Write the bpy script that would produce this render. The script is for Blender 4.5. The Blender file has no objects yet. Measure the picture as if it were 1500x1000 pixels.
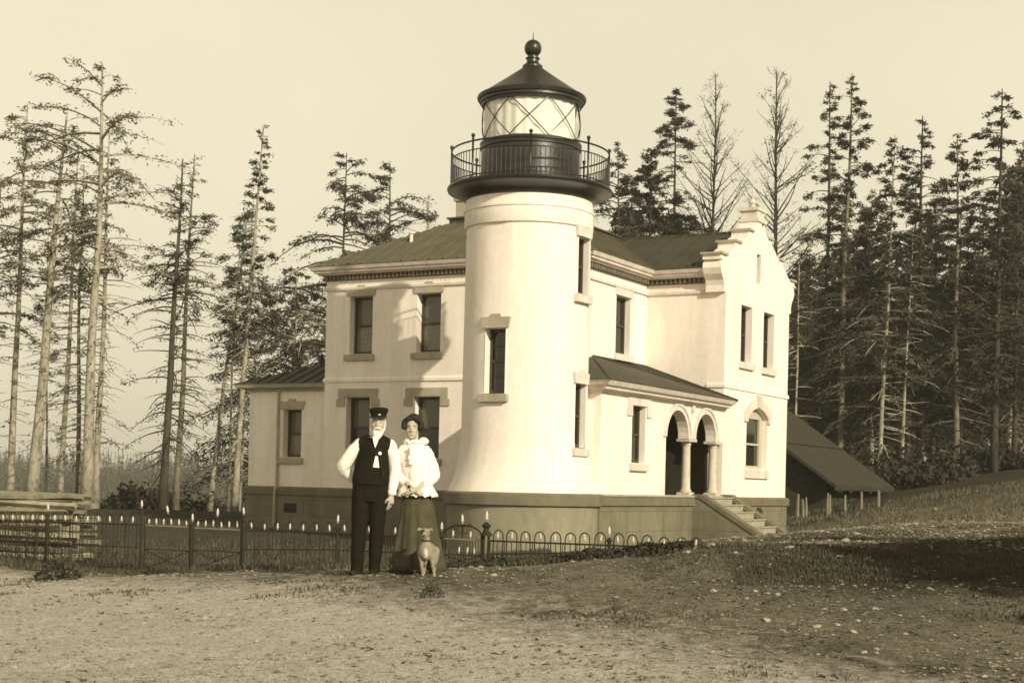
import bpy, bmesh, math, random
import numpy as np
from mathutils import Vector, Matrix, noise

R = math.radians
PI = math.pi
scene = bpy.context.scene
COL = scene.collection
rnd = random.Random(7)
EH = 1.5                      # eye height above the datum
F, VH, ROLL, TH = 2223.19, 712.15, R(1.313), R(29.058)
CT, ST = math.cos(TH), math.sin(TH)
BX, BY = 1.562, 33.92         # front right corner of the house
GB = 1.3                      # house ground below the eye

# ------------------------------------------------------------------ helpers
def at(u, v, Y):
    du, dv = u - 750, v - VH
    c, s = math.cos(ROLL), math.sin(ROLL)
    return Vector(((du*c + dv*s)/F*Y, Y, -(dv*c - du*s)/F*Y + EH))

def tag(o, label=None, cat=None, group=None, kind=None):
    if label: o['label'] = label
    if cat: o['category'] = cat
    if group: o['group'] = group
    if kind: o['kind'] = kind
    return o

def empty(name, loc=(0, 0, 0), rz=0):
    o = bpy.data.objects.new(name, None)
    COL.objects.link(o)
    o.location = loc
    o.rotation_euler = (0, 0, rz)
    o.empty_display_size = .2
    return o

def link_mesh(name, me, mats, parent=None):
    o = bpy.data.objects.new(name, me)
    COL.objects.link(o)
    if not isinstance(mats, (list, tuple)): mats = [mats]
    for m in mats: me.materials.append(m)
    if parent: o.parent = parent
    return o

def copy_tree(o, parent=None):
    c = o.copy(); COL.objects.link(c)
    if parent: c.parent = parent
    for ch in list(o.children): copy_tree(ch, c)
    return c

class MB:
    """collects shapes and links them as one mesh object"""
    def __init__(s, off=(0, 0, 0)):
        s.v = []; s.f = []; s.m = []; s.off = Vector(off); s.mi = 0
    def add(s, vs, fs):
        n = len(s.v); s.v += [tuple(Vector(p) + s.off) for p in vs]
        s.f += [[i + n for i in f] for f in fs]; s.m += [s.mi]*len(fs)
    def box(s, x0, x1, y0, y1, z0, z1):
        s.add([(x0,y0,z0),(x1,y0,z0),(x1,y1,z0),(x0,y1,z0),(x0,y0,z1),(x1,y0,z1),(x1,y1,z1),(x0,y1,z1)],
              [(3,2,1,0),(4,5,6,7),(0,1,5,4),(1,2,6,5),(2,3,7,6),(3,0,4,7)])
    def mbox(s, mp, u0, u1, h0, h1, d0, d1):
        ps = [mp(u, h, d) for d in (d0, d1) for (u, h) in ((u0,h0),(u1,h0),(u1,h1),(u0,h1))]
        s.add(ps, [(0,1,2,3),(7,6,5,4),(0,4,5,1),(1,5,6,2),(2,6,7,3),(3,7,4,0)])
    def prism(s, poly, mp, d0, d1):
        n = len(poly)
        s.add([mp(u, h, d0) for u, h in poly] + [mp(u, h, d1) for u, h in poly],
              [tuple(range(n)), tuple(range(2*n-1, n-1, -1))] + [(i, i+n, (i+1) % n + n, (i+1) % n) for i in range(n)])
    def tube(s, pts, rad, n=6, cap=True, squash=1.0):
        pts = [Vector(p) for p in pts]
        if not isinstance(rad, (list, tuple)): rad = [rad]*len(pts)
        vs = []; prev = None
        for i, p in enumerate(pts):
            d = (pts[min(i+1, len(pts)-1)] - pts[max(i-1, 0)])
            d = d.normalized() if d.length > 1e-9 else Vector((0, 0, 1))
            if prev is None:
                a = Vector((1, 0, 0)) if abs(d.x) < .8 else Vector((0, 1, 0))
                x = (a - d*a.dot(d)).normalized()
            else:
                x = prev - d*prev.dot(d)
                x = x.normalized() if x.length > 1e-6 else Vector((1, 0, 0))
            prev = x; y = d.cross(x)
            for k in range(n):
                t = 2*PI*k/n
                vs.append(p + x*(math.cos(t)*rad[i]) + y*(math.sin(t)*rad[i]*squash))
        fs = []
        for i in range(len(pts)-1):
            for k in range(n):
                a = i*n + k; b = i*n + (k+1) % n
                fs.append((a, b, b+n, a+n))
        if cap:
            fs.append(tuple(range(n-1, -1, -1))); m = (len(pts)-1)*n
            fs.append(tuple(range(m, m+n)))
        s.add(vs, fs)
    def lathe(s, prof, c=(0, 0), n=32, a0=0, closed=False):
        vs = []; fs = []; m = len(prof)
        for k in range(n):
            t = 2*PI*k/n + a0
            for r, z in prof: vs.append((c[0] + r*math.cos(t), c[1] + r*math.sin(t), z))
        for k in range(n):
            for i in range(m if closed else m-1):
                a = k*m + i; b = ((k+1) % n)*m + i; j = (i+1) % m - i
                fs.append((a, b, b+j, a+j))
        s.add(vs, fs)
    def ball(s, c, r, n=10, sc=(1, 1, 1)):
        vs = [(c[0], c[1], c[2]-r*sc[2])]; fs = []; k = n//2
        for i in range(1, k):
            p = -PI/2 + PI*i/k
            for j in range(n):
                t = 2*PI*j/n
                vs.append((c[0]+r*sc[0]*math.cos(p)*math.cos(t), c[1]+r*sc[1]*math.cos(p)*math.sin(t), c[2]+r*sc[2]*math.sin(p)))
        vs.append((c[0], c[1], c[2]+r*sc[2])); e = len(vs)-1
        for j in range(n): fs.append((0, 1+(j+1) % n, 1+j))
        for i in range(k-2):
            for j in range(n):
                a = 1+i*n+j; b = 1+i*n+(j+1) % n
                fs.append((a, b, b+n, a+n))
        for j in range(n): fs.append((e, 1+(k-2)*n+j, 1+(k-2)*n+(j+1) % n))
        s.add(vs, fs)
    def sweep(s, path, prof, closed=False):
        """profile of (outward, height) along a plan path whose outside is on the right"""
        P = [Vector(p) for p in path]; n = len(P); vs = []; m = len(prof)
        for i in range(n):
            def nrm(a, b):
                d = (b-a).normalized(); return Vector((d.y, -d.x))
            if i == 0: o = nrm(P[0], P[1])
            elif i == n-1: o = nrm(P[-2], P[-1])
            else:
                n1, n2 = nrm(P[i-1], P[i]), nrm(P[i], P[i+1]); o = (n1+n2)/(1+n1.dot(n2))
            for d, h in prof: vs.append((P[i].x+o.x*d, P[i].y+o.y*d, h))
        fs = []
        for i in range(n-1):
            for k in range(m):
                a = i*m+k; b = i*m+(k+1) % m
                fs.append((a, a+m, b+m, b))
        fs.append(tuple(range(m))); fs.append(tuple(range(n*m-1, (n-1)*m-1, -1)))
        s.add(vs, fs)
    def mesh(s, name, smooth=False, recalc=True):
        me = bpy.data.meshes.new(name)
        me.from_pydata(s.v, [], s.f)
        if recalc:
            bm = bmesh.new(); bm.from_mesh(me)
            bmesh.ops.recalc_face_normals(bm, faces=bm.faces)
            bm.to_mesh(me); bm.free()
        if any(s.m): me.polygons.foreach_set('material_index', s.m)
        if smooth: me.polygons.foreach_set('use_smooth', [True]*len(me.polygons))
        me.update()
        return me
    def build(s, name, mats, parent=None, smooth=False, bevel=0, recalc=True, auto=False):
        me = s.mesh(name, smooth or auto, recalc)
        o = link_mesh(name, me, mats, parent)
        if auto:
            me.set_sharp_from_angle(angle=R(35))
        if bevel:
            b = o.modifiers.new('bevel', 'BEVEL'); b.width = bevel; b.segments = 2; b.limit_method = 'ANGLE'
        return o

# ------------------------------------------------------------------ materials
def tint(v, k=1.0):
    # the print is sepia: every real surface carries its tone
    sat = .57 + .33*min(1, v/.7)
    return (min(1, v*1.12), v, v*sat*k, 1)

def mat(name, v, rough=.8, var=.25, scale=4.0, bump=.0, bscale=60, metal=0, detail=6, spec=.3, streak=0, coords='Object'):
    m = bpy.data.materials.new(name); m.use_nodes = True
    nt = m.node_tree; N = nt.nodes; L = nt.links
    b = N['Principled BSDF']; b.inputs['Roughness'].default_value = rough; b.inputs['Metallic'].default_value = metal
    b.inputs['Specular IOR Level'].default_value = spec
    tc = N.new('ShaderNodeTexCoord')
    nz = N.new('ShaderNodeTexNoise'); nz.inputs['Scale'].default_value = scale; nz.inputs['Detail'].default_value = detail
    nz.inputs['Roughness'].default_value = .65
    if streak:
        mp = N.new('ShaderNodeMapping'); mp.inputs['Scale'].default_value = (1, 1, streak)
        L.new(tc.outputs[coords], mp.inputs[0]); L.new(mp.outputs[0], nz.inputs['Vector'])
    else:
        L.new(tc.outputs[coords], nz.inputs['Vector'])
    cr = N.new('ShaderNodeValToRGB')
    cr.color_ramp.elements[0].position = .28; cr.color_ramp.elements[1].position = .72
    cr.color_ramp.elements[0].color = tint(v*(1-var)); cr.color_ramp.elements[1].color = tint(min(.92, v*(1+var)))
    L.new(nz.outputs['Fac'], cr.inputs[0]); L.new(cr.outputs[0], b.inputs['Base Color'])
    if bump:
        n2 = N.new('ShaderNodeTexNoise'); n2.inputs['Scale'].default_value = bscale; n2.inputs['Detail'].default_value = 4
        L.new(tc.outputs[coords], n2.inputs['Vector'])
        bp = N.new('ShaderNodeBump'); bp.inputs['Strength'].default_value = bump; bp.inputs['Distance'].default_value = .02
        L.new(n2.outputs['Fac'], bp.inputs['Height']); L.new(bp.outputs[0], b.inputs['Normal'])
    m['ramp'] = cr.name
    return m

def add_blocks(m, w, h, mortar=.012, dark=.6, c2=.86):
    """ashlar joints over a finished material: real coursed blocks"""
    nt = m.node_tree; N = nt.nodes; L = nt.links; b = N['Principled BSDF']
    tc = N.new('ShaderNodeTexCoord')
    sx = N.new('ShaderNodeSeparateXYZ'); L.new(tc.outputs['Object'], sx.inputs[0])
    ad = N.new('ShaderNodeMath'); ad.operation = 'ADD'; L.new(sx.outputs[0], ad.inputs[0]); L.new(sx.outputs[1], ad.inputs[1])
    cb = N.new('ShaderNodeCombineXYZ'); L.new(ad.outputs[0], cb.inputs[0]); L.new(sx.outputs[2], cb.inputs[1])
    br = N.new('ShaderNodeTexBrick'); br.inputs['Scale'].default_value = 1
    br.inputs['Brick Width'].default_value = w; br.inputs['Row Height'].default_value = h
    br.inputs['Mortar Size'].default_value = mortar; br.inputs['Mortar Smooth'].default_value = .3
    br.inputs['Color1'].default_value = (1, 1, 1, 1); br.inputs['Color2'].default_value = (c2, c2, c2, 1)
    br.inputs['Mortar'].default_value = (dark, dark, dark, 1)
    L.new(cb.outputs[0], br.inputs['Vector'])
    mx = N.new('ShaderNodeMix'); mx.data_type = 'RGBA'; mx.blend_type = 'MULTIPLY'; mx.inputs[0].default_value = 1
    src = b.inputs['Base Color'].links[0].from_socket
    L.new(src, mx.inputs[6]); L.new(br.outputs['Color'], mx.inputs[7]); L.new(mx.outputs[2], b.inputs['Base Color'])

M = {}
M['white'] = mat('white_painted_stucco', .83, .85, .05, 1.3, .25, 45)
add_blocks(M['white'], .42, .14, .006, .975, .988)
M['trim'] = mat('cream_painted_stone', .66, .8, .10, 3, .2, 60)
M['colst'] = mat('worn_stone_column', .50, .8, .2, 6, .25, 50)
M['step'] = mat('worn_concrete_step', .30, .85, .2, 4, .3, 50)
M['lintel'] = mat('grey_painted_stone', .36, .85, .18, 4, .3, 60)
M['base'] = mat('grey_painted_foundation', .20, .85, .14, 2.2, .35, 50)
add_blocks(M['base'], .95, .42, .012, .72)
M['basebtower'] = mat('grey_painted_render', .235, .85, .12, 2.2, .3, 50)
M['cap'] = mat('dark_painted_stone', .16, .85, .15, 3, .3, 50)
M['dark'] = mat('dark_painted_shade', .028, .8, .2, 3)
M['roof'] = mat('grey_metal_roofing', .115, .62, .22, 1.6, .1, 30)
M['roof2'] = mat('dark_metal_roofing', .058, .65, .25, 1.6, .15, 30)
M['iron'] = mat('black_painted_iron', .012, .32, .3, 5, .12, 40, spec=.5)
M['irondk'] = mat('weathered_black_iron', .017, .36, .45, 3.5, .15, 30, spec=.55, streak=.25)
M['wire'] = mat('dull_fence_iron', .022, .7, .3, 6)
M['sash'] = mat('dark_window_sash', .05, .6, .2, 5)
M['sashl'] = mat('pale_window_sash', .45, .7, .1, 5)
M['spear'] = mat('white_fence_spear', .56, .6, .05, 5)
M['curtain'] = mat('lantern_curtain_cloth', .90, .9, .03, 2.5)
M['post'] = mat('weathered_rail_wood', .20, .9, .35, 6, .4, 30, streak=.2)
M['wood2'] = mat('split_log_face', .30, .9, .3, 7, .4, 30)
M['shingle'] = mat('weathered_shingle_roof', .038, .9, .35, 5, .4, 25)
M['shedwall'] = mat('dark_shed_boards', .035, .9, .35, 5, .3, 25)
M['stone'] = mat('pale_field_stone', .34, .9, .3, 9, .3, 40)
M['pebble'] = mat('gravel_pebbles', .23, .9, .75, 9, detail=12)
M['barkp'] = mat('pale_fir_bark', .30, .95, .4, 5, .5, 18, streak=.35)
M['barkm'] = mat('grey_fir_bark', .16, .95, .4, 5, .5, 18, streak=.35)
M['barkd'] = mat('dark_fir_bark', .055, .95, .4, 5, .5, 18, streak=.35)
M['needle'] = mat('dark_fir_needles', .038, .85, .45, .9)
M['needle2'] = mat('olive_fir_needles', .075, .85, .45, .9)
M['needlefar'] = mat('far_wood_needles', .075, .9, .4, .08)
M['leaf'] = mat('low_ivy_leaves', .035, .7, .4, 5)
M['grass'] = mat('dry_grass_blades', .10, .9, .5, 2.0)
M['grassd'] = mat('dark_weed_leaves', .06, .9, .4, 3)
M['cloth_black'] = mat('black_wool_cloth', .012, .95, .35, 9, .3, 120, spec=.1)
M['cloth_white'] = mat('white_cotton_shirt', .80, .9, .05, 9, .2, 90)
M['skirt'] = mat('dark_wool_skirt', .07, .95, .25, 8, .3, 120, spec=.1)
M['skin'] = mat('skin_tone', .40, .6, .08, 12, .05, 80)
M['hair'] = mat('dark_hair', .014, .6, .4, 40, .3, 90)
M['beard'] = mat('white_beard', .72, .95, .12, 60, .5, 120)
M['leather'] = mat('black_shoe_leather', .015, .45, .3, 9)
M['eye'] = mat('eye_dark', .02, .3, .1, 9)
M['lip'] = mat('lip_tone', .2, .6, .1, 9)
M['fur'] = mat('tan_dog_fur', .25, .95, .3, 14, .4, 90)
M['furd'] = mat('dark_dog_mask', .04, .95, .3, 14, .4, 90)
M['furw'] = mat('pale_dog_chest', .45, .95, .2, 14, .4, 90)

def add_stain(m, scale, streak, lo, p0=.35, p1=.6):
    nt = m.node_tree; N = nt.nodes; L = nt.links; b = N['Principled BSDF']
    tc = N.new('ShaderNodeTexCoord'); mp = N.new('ShaderNodeMapping'); mp.inputs['Scale'].default_value = (1, 1, streak); L.new(tc.outputs['Object'], mp.inputs[0])
    nz = N.new('ShaderNodeTexNoise'); nz.inputs['Scale'].default_value = scale; nz.inputs['Detail'].default_value = 8; nz.inputs['Roughness'].default_value = .7; L.new(mp.outputs[0], nz.inputs['Vector'])
    cr = N.new('ShaderNodeValToRGB'); e = cr.color_ramp.elements; e[0].position = p0; e[0].color = (lo, lo, lo*.96, 1); e[1].position = p1; e[1].color = (1, 1, 1, 1); L.new(nz.outputs['Fac'], cr.inputs[0])
    mx = N.new('ShaderNodeMix'); mx.data_type = 'RGBA'; mx.blend_type = 'MULTIPLY'; mx.inputs[0].default_value = 1
    src = b.inputs['Base Color'].links[0].from_socket; L.new(src, mx.inputs[6]); L.new(cr.outputs[0], mx.inputs[7]); L.new(mx.outputs[2], b.inputs['Base Color'])
add_stain(M['white'], 2.6, .14, .87); add_stain(M['white'], 9, 1, .94, .38, .5)
add_stain(M['base'], 2.5, .3, .7); add_stain(M['basebtower'], 2.0, .3, .7); add_stain(M['roof'], 3, .5, .82); add_stain(M['roof2'], 3, .5, .8)
add_stain(M['trim'], 4, .3, .8); add_stain(M['cap'], 3, .6, .75); add_stain(M['barkp'], 7, .5, .45, .38, .5); add_stain(M['barkm'], 7, .5, .5, .38, .5)
def cloth_glow(m):
    nt = m.node_tree; N = nt.nodes; L = nt.links; b = N['Principled BSDF']
    tl = N.new('ShaderNodeBsdfTranslucent'); tl.inputs[0].default_value = (.95, .94, .86, 1)
    mx = N.new('ShaderNodeMixShader'); mx.inputs[0].default_value = .5; L.new(b.outputs[0], mx.inputs[1]); L.new(tl.outputs[0], mx.inputs[2]); L.new(mx.outputs[0], N['Material Output'].inputs[0])
for e_ in M['curtain'].node_tree.nodes[M['curtain']['ramp']].color_ramp.elements: e_.color = (.80, .78, .70, 1)

# window panes: dark room behind glass; lace blinds hang behind the lower sashes
def pane_mat(name, v, lace):
    m = mat(name, v, .06, .35, 1.5, spec=.55)
    if lace:
        nt = m.node_tree; N = nt.nodes; L = nt.links; b = N['Principled BSDF']
        tc = N.new('ShaderNodeTexCoord'); ch = N.new('ShaderNodeTexVoronoi'); ch.inputs['Scale'].default_value = 26
        L.new(tc.outputs['Object'], ch.inputs['Vector'])
        cr = N.new('ShaderNodeValToRGB'); cr.color_ramp.elements[0].color = tint(.05); cr.color_ramp.elements[1].color = tint(.17)
        cr.color_ramp.elements[0].position = .15; cr.color_ramp.elements[1].position = .5
        L.new(ch.outputs['Distance'], cr.inputs[0]); L.new(cr.outputs[0], b.inputs['Base Color'])
    return m
M['pane'] = pane_mat('dark_window_glass', .022, False)
M['lace'] = pane_mat('glass_over_lace_curtain', .06, True)
M['blind'] = mat('glass_over_drawn_blind', .10, .1, .15, 1.2, spec=.5)

def glass_mat():
    m = bpy.data.materials.new('lantern_glass'); m.use_nodes = True
    nt = m.node_tree; N = nt.nodes; L = nt.links; N.remove(N['Principled BSDF'])
    tr = N.new('ShaderNodeBsdfTransparent'); tr.inputs[0].default_value = (.97, .97, .96, 1)
    gl = N.new('ShaderNodeBsdfGlossy'); gl.inputs['Roughness'].default_value = .03; gl.inputs[0].default_value = (.9, .88, .8, 1)
    lw = N.new('ShaderNodeLayerWeight'); lw.inputs[0].default_value = .5
    p4 = N.new('ShaderNodeMath'); p4.operation = 'POWER'; p4.inputs[1].default_value = 4; L.new(lw.outputs['Facing'], p4.inputs[0])
    fr = N.new('ShaderNodeMath'); fr.operation = 'MULTIPLY_ADD'; fr.inputs[1].default_value = .6; fr.inputs[2].default_value = .04; L.new(p4.outputs[0], fr.inputs[0])
    mx = N.new('ShaderNodeMixShader'); L.new(fr.outputs[0], mx.inputs[0]); L.new(tr.outputs[0], mx.inputs[1]); L.new(gl.outputs[0], mx.inputs[2])
    L.new(mx.outputs[0], N['Material Output'].inputs[0])
    return m
M['glass'] = glass_mat()

# ------------------------------------------------------------------ terrain
CP = [  # X, Y, height relative to the eye
 (0,-15,-1.6),(-20,-15,-1.9),(20,-15,-1.3),(0,0,-1.55),(-8,2,-1.6),(8,2,-1.45),(0,5,-1.53),(0,8,-1.47),(-3,10.5,-1.43),(0,10.5,-1.35),(3,10.5,-1.28),(7,10,-1.1),
 (-1.6,13.5,-1.12),(1.5,13.5,-1.05),(4.5,13.5,-1.0),
 (-1.5,16.1,-.955),(-.9,16.1,-.955),(-4.9,17.5,-1.25),(-4,15,-1.22),(-7,17,-1.3),
 (-6,21,-1.30),(-2.85,19.5,-1.12),(-1.05,18.6,-1.03),(-.3,18.3,-.985),(1.1,17.4,-.77),(1.98,16.9,-.63),(3.1,17,-.62),(.8,15.6,-.88),
 (4.5,20,-.64),(6.5,20,-.58),(4.4,14,-.93),(5.2,25,-.60),(8,28,-.45),(11,24,-.3),(12,12,-.7),
 (7.3,39.5,-1.02),(5.8,34,-.96),(3.6,30,-1.08),(1.9,28.3,-1.17),(-.3,27.5,-1.28),(-3,26,-1.32),(-5,33,-1.25),(-8,30,-1.4),(-9,37,-1.2),
 (-8.5,24.5,-1.15),(-12,25,-1.1),(-15,20,-1.3),
 (10.4,42,-.40),(12.3,42,-.02),(15,45,.45),(9,44,-.65),(22,40,1.6),(20,25,.7),(30,60,2.6),(12,55,-.05),(18,70,.6),(25,90,1.4),
 (-13,54,-1.15),(-17,52,-1.15),(-9,58,-1.3),(-22,48,-1.1),(0,65,-1.2),(5,75,-1),(-12,80,-4.0),(-25,80,-5),(-5,110,-7),(-40,60,-2.5),
 (-40,150,-13),(0,170,-13),(40,150,-4),(-90,90,-10),(90,90,4),(-120,300,-14),(0,300,-14),(120,300,-6),(-60,520,-2),(100,520,-2),(-220,500,-2),
 (-150,0,-6),(150,0,4),(-150,-60,-6),(150,-60,3),(-60,-40,-3),(60,-40,1),(0,-60,-2),(300,300,0),(-350,200,-14),(350,560,0),(-420,560,-4)]
cp = np.array(CP, float)
_c2 = 2.5
def _phi(d2): return np.sqrt(d2 + _c2)
_d2 = ((cp[:, None, :2] - cp[None, :, :2])**2).sum(-1)
_w = np.linalg.solve(_phi(_d2) - np.eye(len(cp))*.05, cp[:, 2])
def hgt_arr(X, Y):
    X = np.asarray(X, float); Y = np.asarray(Y, float); out = np.zeros_like(X)
    for i in range(len(cp)): out += _w[i]*_phi((X - cp[i, 0])**2 + (Y - cp[i, 1])**2)
    return out + EH
def nz3(x, y, z=0): return noise.noise(Vector((x, y, z)))
def bumps(x, y):
    return .05*nz3(x*.35, y*.35) + .026*nz3(x*1.3, y*1.3, 3) + .016*nz3(x*4, y*4, 7) + .011*nz3(x*9, y*9, 9)

def axis(a, b, core0, core1, step, growth=1.09):
    out = list(np.arange(core0, core1 + 1e-6, step)); d = step
    x = out[-1]
    while x < b: d *= growth; x += d; out.append(x)
    d = step; x = out[0]; pre = []
    while x > a: d *= growth; x -= d; pre.append(x)
    return pre[::-1] + out
gx = axis(-420, 420, -7, 7.5, .06, 1.07); gy = axis(-60, 560, 9.5, 21.5, .06, 1.045)
X, Y = np.meshgrid(gx, gy); Z = hgt_arr(X, Y)
nx, ny = len(gx), len(gy)
fx, fy = X.ravel(), Y.ravel()
fz = Z.ravel().copy()
for i in range(len(fz)):
    if abs(fx[i]) < 60 and fy[i] < 120: fz[i] += bumps(fx[i], fy[i])
FZ = fz.reshape(ny, nx)
def H_arr(x, y):
    x = np.asarray(x, float); y = np.asarray(y, float)
    i = np.clip(np.searchsorted(gx_, x)-1, 0, nx-2); j = np.clip(np.searchsorted(gy_, y)-1, 0, ny-2)
    a = (x-gx_[i])/(gx_[i+1]-gx_[i]); b = (y-gy_[j])/(gy_[j+1]-gy_[j])
    return (FZ[j, i]*(1-a)+FZ[j, i+1]*a)*(1-b) + (FZ[j+1, i]*(1-a)+FZ[j+1, i+1]*a)*b
gx_, gy_ = np.array(gx), np.array(gy)
def H(x, y): return float(H_arr(x, y))
idx = np.arange(nx*ny).reshape(ny, nx)
quads = np.stack([idx[:-1, :-1], idx[:-1, 1:], idx[1:, 1:], idx[1:, :-1]], -1).reshape(-1, 4)
me = bpy.data.meshes.new('ground')
me.from_pydata(np.stack([fx, fy, fz], -1).tolist(), [], quads.tolist())
me.polygons.foreach_set('use_smooth', [True]*len(me.polygons))
def sstep(a, b, x): 
    t = np.clip((x-a)/(b-a), 0, 1); return t*t*(3-2*t)
# wear of the ground: sandy drive, yard turf, bank turf doubling as painted shade
drive = sstep(-5.0, 2.6, (12.0-fy) - 1.05*(fx+.2))
drive = np.clip(drive, 0, 1)
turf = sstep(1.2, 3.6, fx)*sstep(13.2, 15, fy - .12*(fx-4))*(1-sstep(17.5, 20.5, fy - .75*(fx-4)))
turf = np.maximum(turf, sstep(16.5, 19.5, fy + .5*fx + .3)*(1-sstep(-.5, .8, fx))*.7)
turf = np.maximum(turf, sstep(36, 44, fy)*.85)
at1 = me.attributes.new('drive', 'FLOAT', 'POINT'); at1.data.foreach_set('value', drive.astype(np.float32))
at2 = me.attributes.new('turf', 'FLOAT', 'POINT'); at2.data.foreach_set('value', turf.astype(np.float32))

def ground_mat():
    m = bpy.data.materials.new('gravel_and_turf'); m.use_nodes = True
    nt = m.node_tree; N = nt.nodes; L = nt.links; b = N['Principled BSDF']
    b.inputs['Roughness'].default_value = .95; b.inputs['Specular IOR Level'].default_value = .1
    tc = N.new('ShaderNodeTexCoord')
    def tex(scale, det=8, ro=.7):
        n = N.new('ShaderNodeTexNoise'); n.inputs['Scale'].default_value = scale; n.inputs['Detail'].default_value = det
        n.inputs['Roughness'].default_value = ro; L.new(tc.outputs['Object'], n.inputs['Vector']); return n.outputs['Fac']
    def ramp(src, p0, c0, p1, c1):
        r = N.new('ShaderNodeValToRGB'); e = r.color_ramp.elements
        e[0].position = p0; e[0].color = c0; e[1].position = p1; e[1].color = c1; L.new(src, r.inputs[0]); return r.outputs[0]
    def math_(op, a, b_, clamp=False):
        n = N.new('ShaderNodeMath'); n.operation = op; n.use_clamp = clamp
        for i, x in enumerate((a, b_)):
            if isinstance(x, (int, float)): n.inputs[i].default_value = x
            else: L.new(x, n.inputs[i])
        return n.outputs[0]
    def mix(f, a, b_):
        n = N.new('ShaderNodeMix'); n.data_type = 'RGBA'
        if isinstance(f, float): n.inputs[0].default_value = f
        else: L.new(f, n.inputs[0])
        L.new(a, n.inputs[6]); L.new(b_, n.inputs[7]); return n.outputs[2]
    n1, n2, n3 = tex(.55, 5), tex(6), tex(28)
    dirt = mix(.45, ramp(n3, .38, tint(.05), .62, tint(.40)), ramp(n2, .36, tint(.06), .62, tint(.34)))
    sand = mix(.5, ramp(n2, .34, tint(.44), .66, tint(.72)), ramp(n3, .38, tint(.26), .58, tint(.76)))
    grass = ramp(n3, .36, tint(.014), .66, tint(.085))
    vo = N.new('ShaderNodeTexVoronoi'); vo.inputs['Scale'].default_value = 30; L.new(tc.outputs['Object'], vo.inputs['Vector'])
    sep = N.new('ShaderNodeSeparateColor'); L.new(vo.outputs['Color'], sep.inputs[0])
    isp = math_('GREATER_THAN', sep.outputs[0], .72)
    near = math_('LESS_THAN', vo.outputs['Distance'], .30)
    peb = math_('MULTIPLY', isp, near)
    pebc = ramp(sep.outputs[1], 0, tint(.12), 1, tint(.6))
    aD = N.new('ShaderNodeAttribute'); aD.attribute_name = 'drive'
    aT = N.new('ShaderNodeAttribute'); aT.attribute_name = 'turf'
    nd = math_('MULTIPLY', math_('SUBTRACT', n2, .5), 1.3)
    nl = math_('MULTIPLY', math_('SUBTRACT', n1, .5), .9)
    fD = math_('SUBTRACT', math_('MULTIPLY', math_('ADD', aD.outputs['Fac'], math_('MULTIPLY', math_('ADD', nd, nl), .7)), 2.2), .5, True)
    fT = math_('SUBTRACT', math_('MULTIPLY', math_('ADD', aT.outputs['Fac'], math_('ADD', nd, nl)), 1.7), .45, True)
    c = dirt
    damp = ramp(n1, .38, (.66, .66, .66, 1), .58, (1, 1, 1, 1))
    mm = N.new('ShaderNodeMix'); mm.data_type = 'RGBA'; mm.blend_type = 'MULTIPLY'; mm.inputs[0].default_value = 1; L.new(c, mm.inputs[6]); L.new(damp, mm.inputs[7]); c = mix(fD, mm.outputs[2], sand)
    c = mix(math_('MULTIPLY', peb, .7), c, pebc)
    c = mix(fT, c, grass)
    L.new(c, b.inputs['Base Color'])
    bp = N.new('ShaderNodeBump'); bp.inputs['Strength'].default_value = 1.0; bp.inputs['Distance'].default_value = .06
    hsum = math_('ADD', math_('ADD', n3, math_('MULTIPLY', tex(75, 3), .35)), math_('MULTIPLY', peb, .4))
    L.new(hsum, bp.inputs['Height']); L.new(bp.outputs[0], b.inputs['Normal'])
    return m
M['ground'] = ground_mat()
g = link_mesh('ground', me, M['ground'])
g['kind'] = 'structure'

# ------------------------------------------------------------------ walls with openings
def wall(mb, mp, us, hs, holes, depth=.24):
    """mp(u,h,d) -> point; d runs into the wall. Leaves the holes open and lines their reveals."""
    U = sorted(set([us[0], us[1]] + [x for h in holes for x in h[:2]])); Hh = sorted(set([hs[0], hs[1]] + [x for h in holes for x in h[2:4]]))
    for i in range(len(U)-1):
        for j in range(len(Hh)-1):
            cu, ch = (U[i]+U[i+1])/2, (Hh[j]+Hh[j+1])/2
            if any(h[0] < cu < h[1] and h[2] < ch < h[3] for h in holes): continue
            mb.add([mp(U[i], Hh[j], 0), mp(U[i+1], Hh[j], 0), mp(U[i+1], Hh[j+1], 0), mp(U[i], Hh[j+1], 0)], [(0, 1, 2, 3)])
    for u0, u1, h0, h1 in holes:
        c = [(u0, h0), (u1, h0), (u1, h1), (u0, h1)]
        for k in range(4):
            p, q = c[k], c[(k+1) % 4]
            mb.add([mp(*p, 0), mp(*q, 0), mp(*q, depth), mp(*p, depth)], [(0, 1, 2, 3)])

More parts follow.
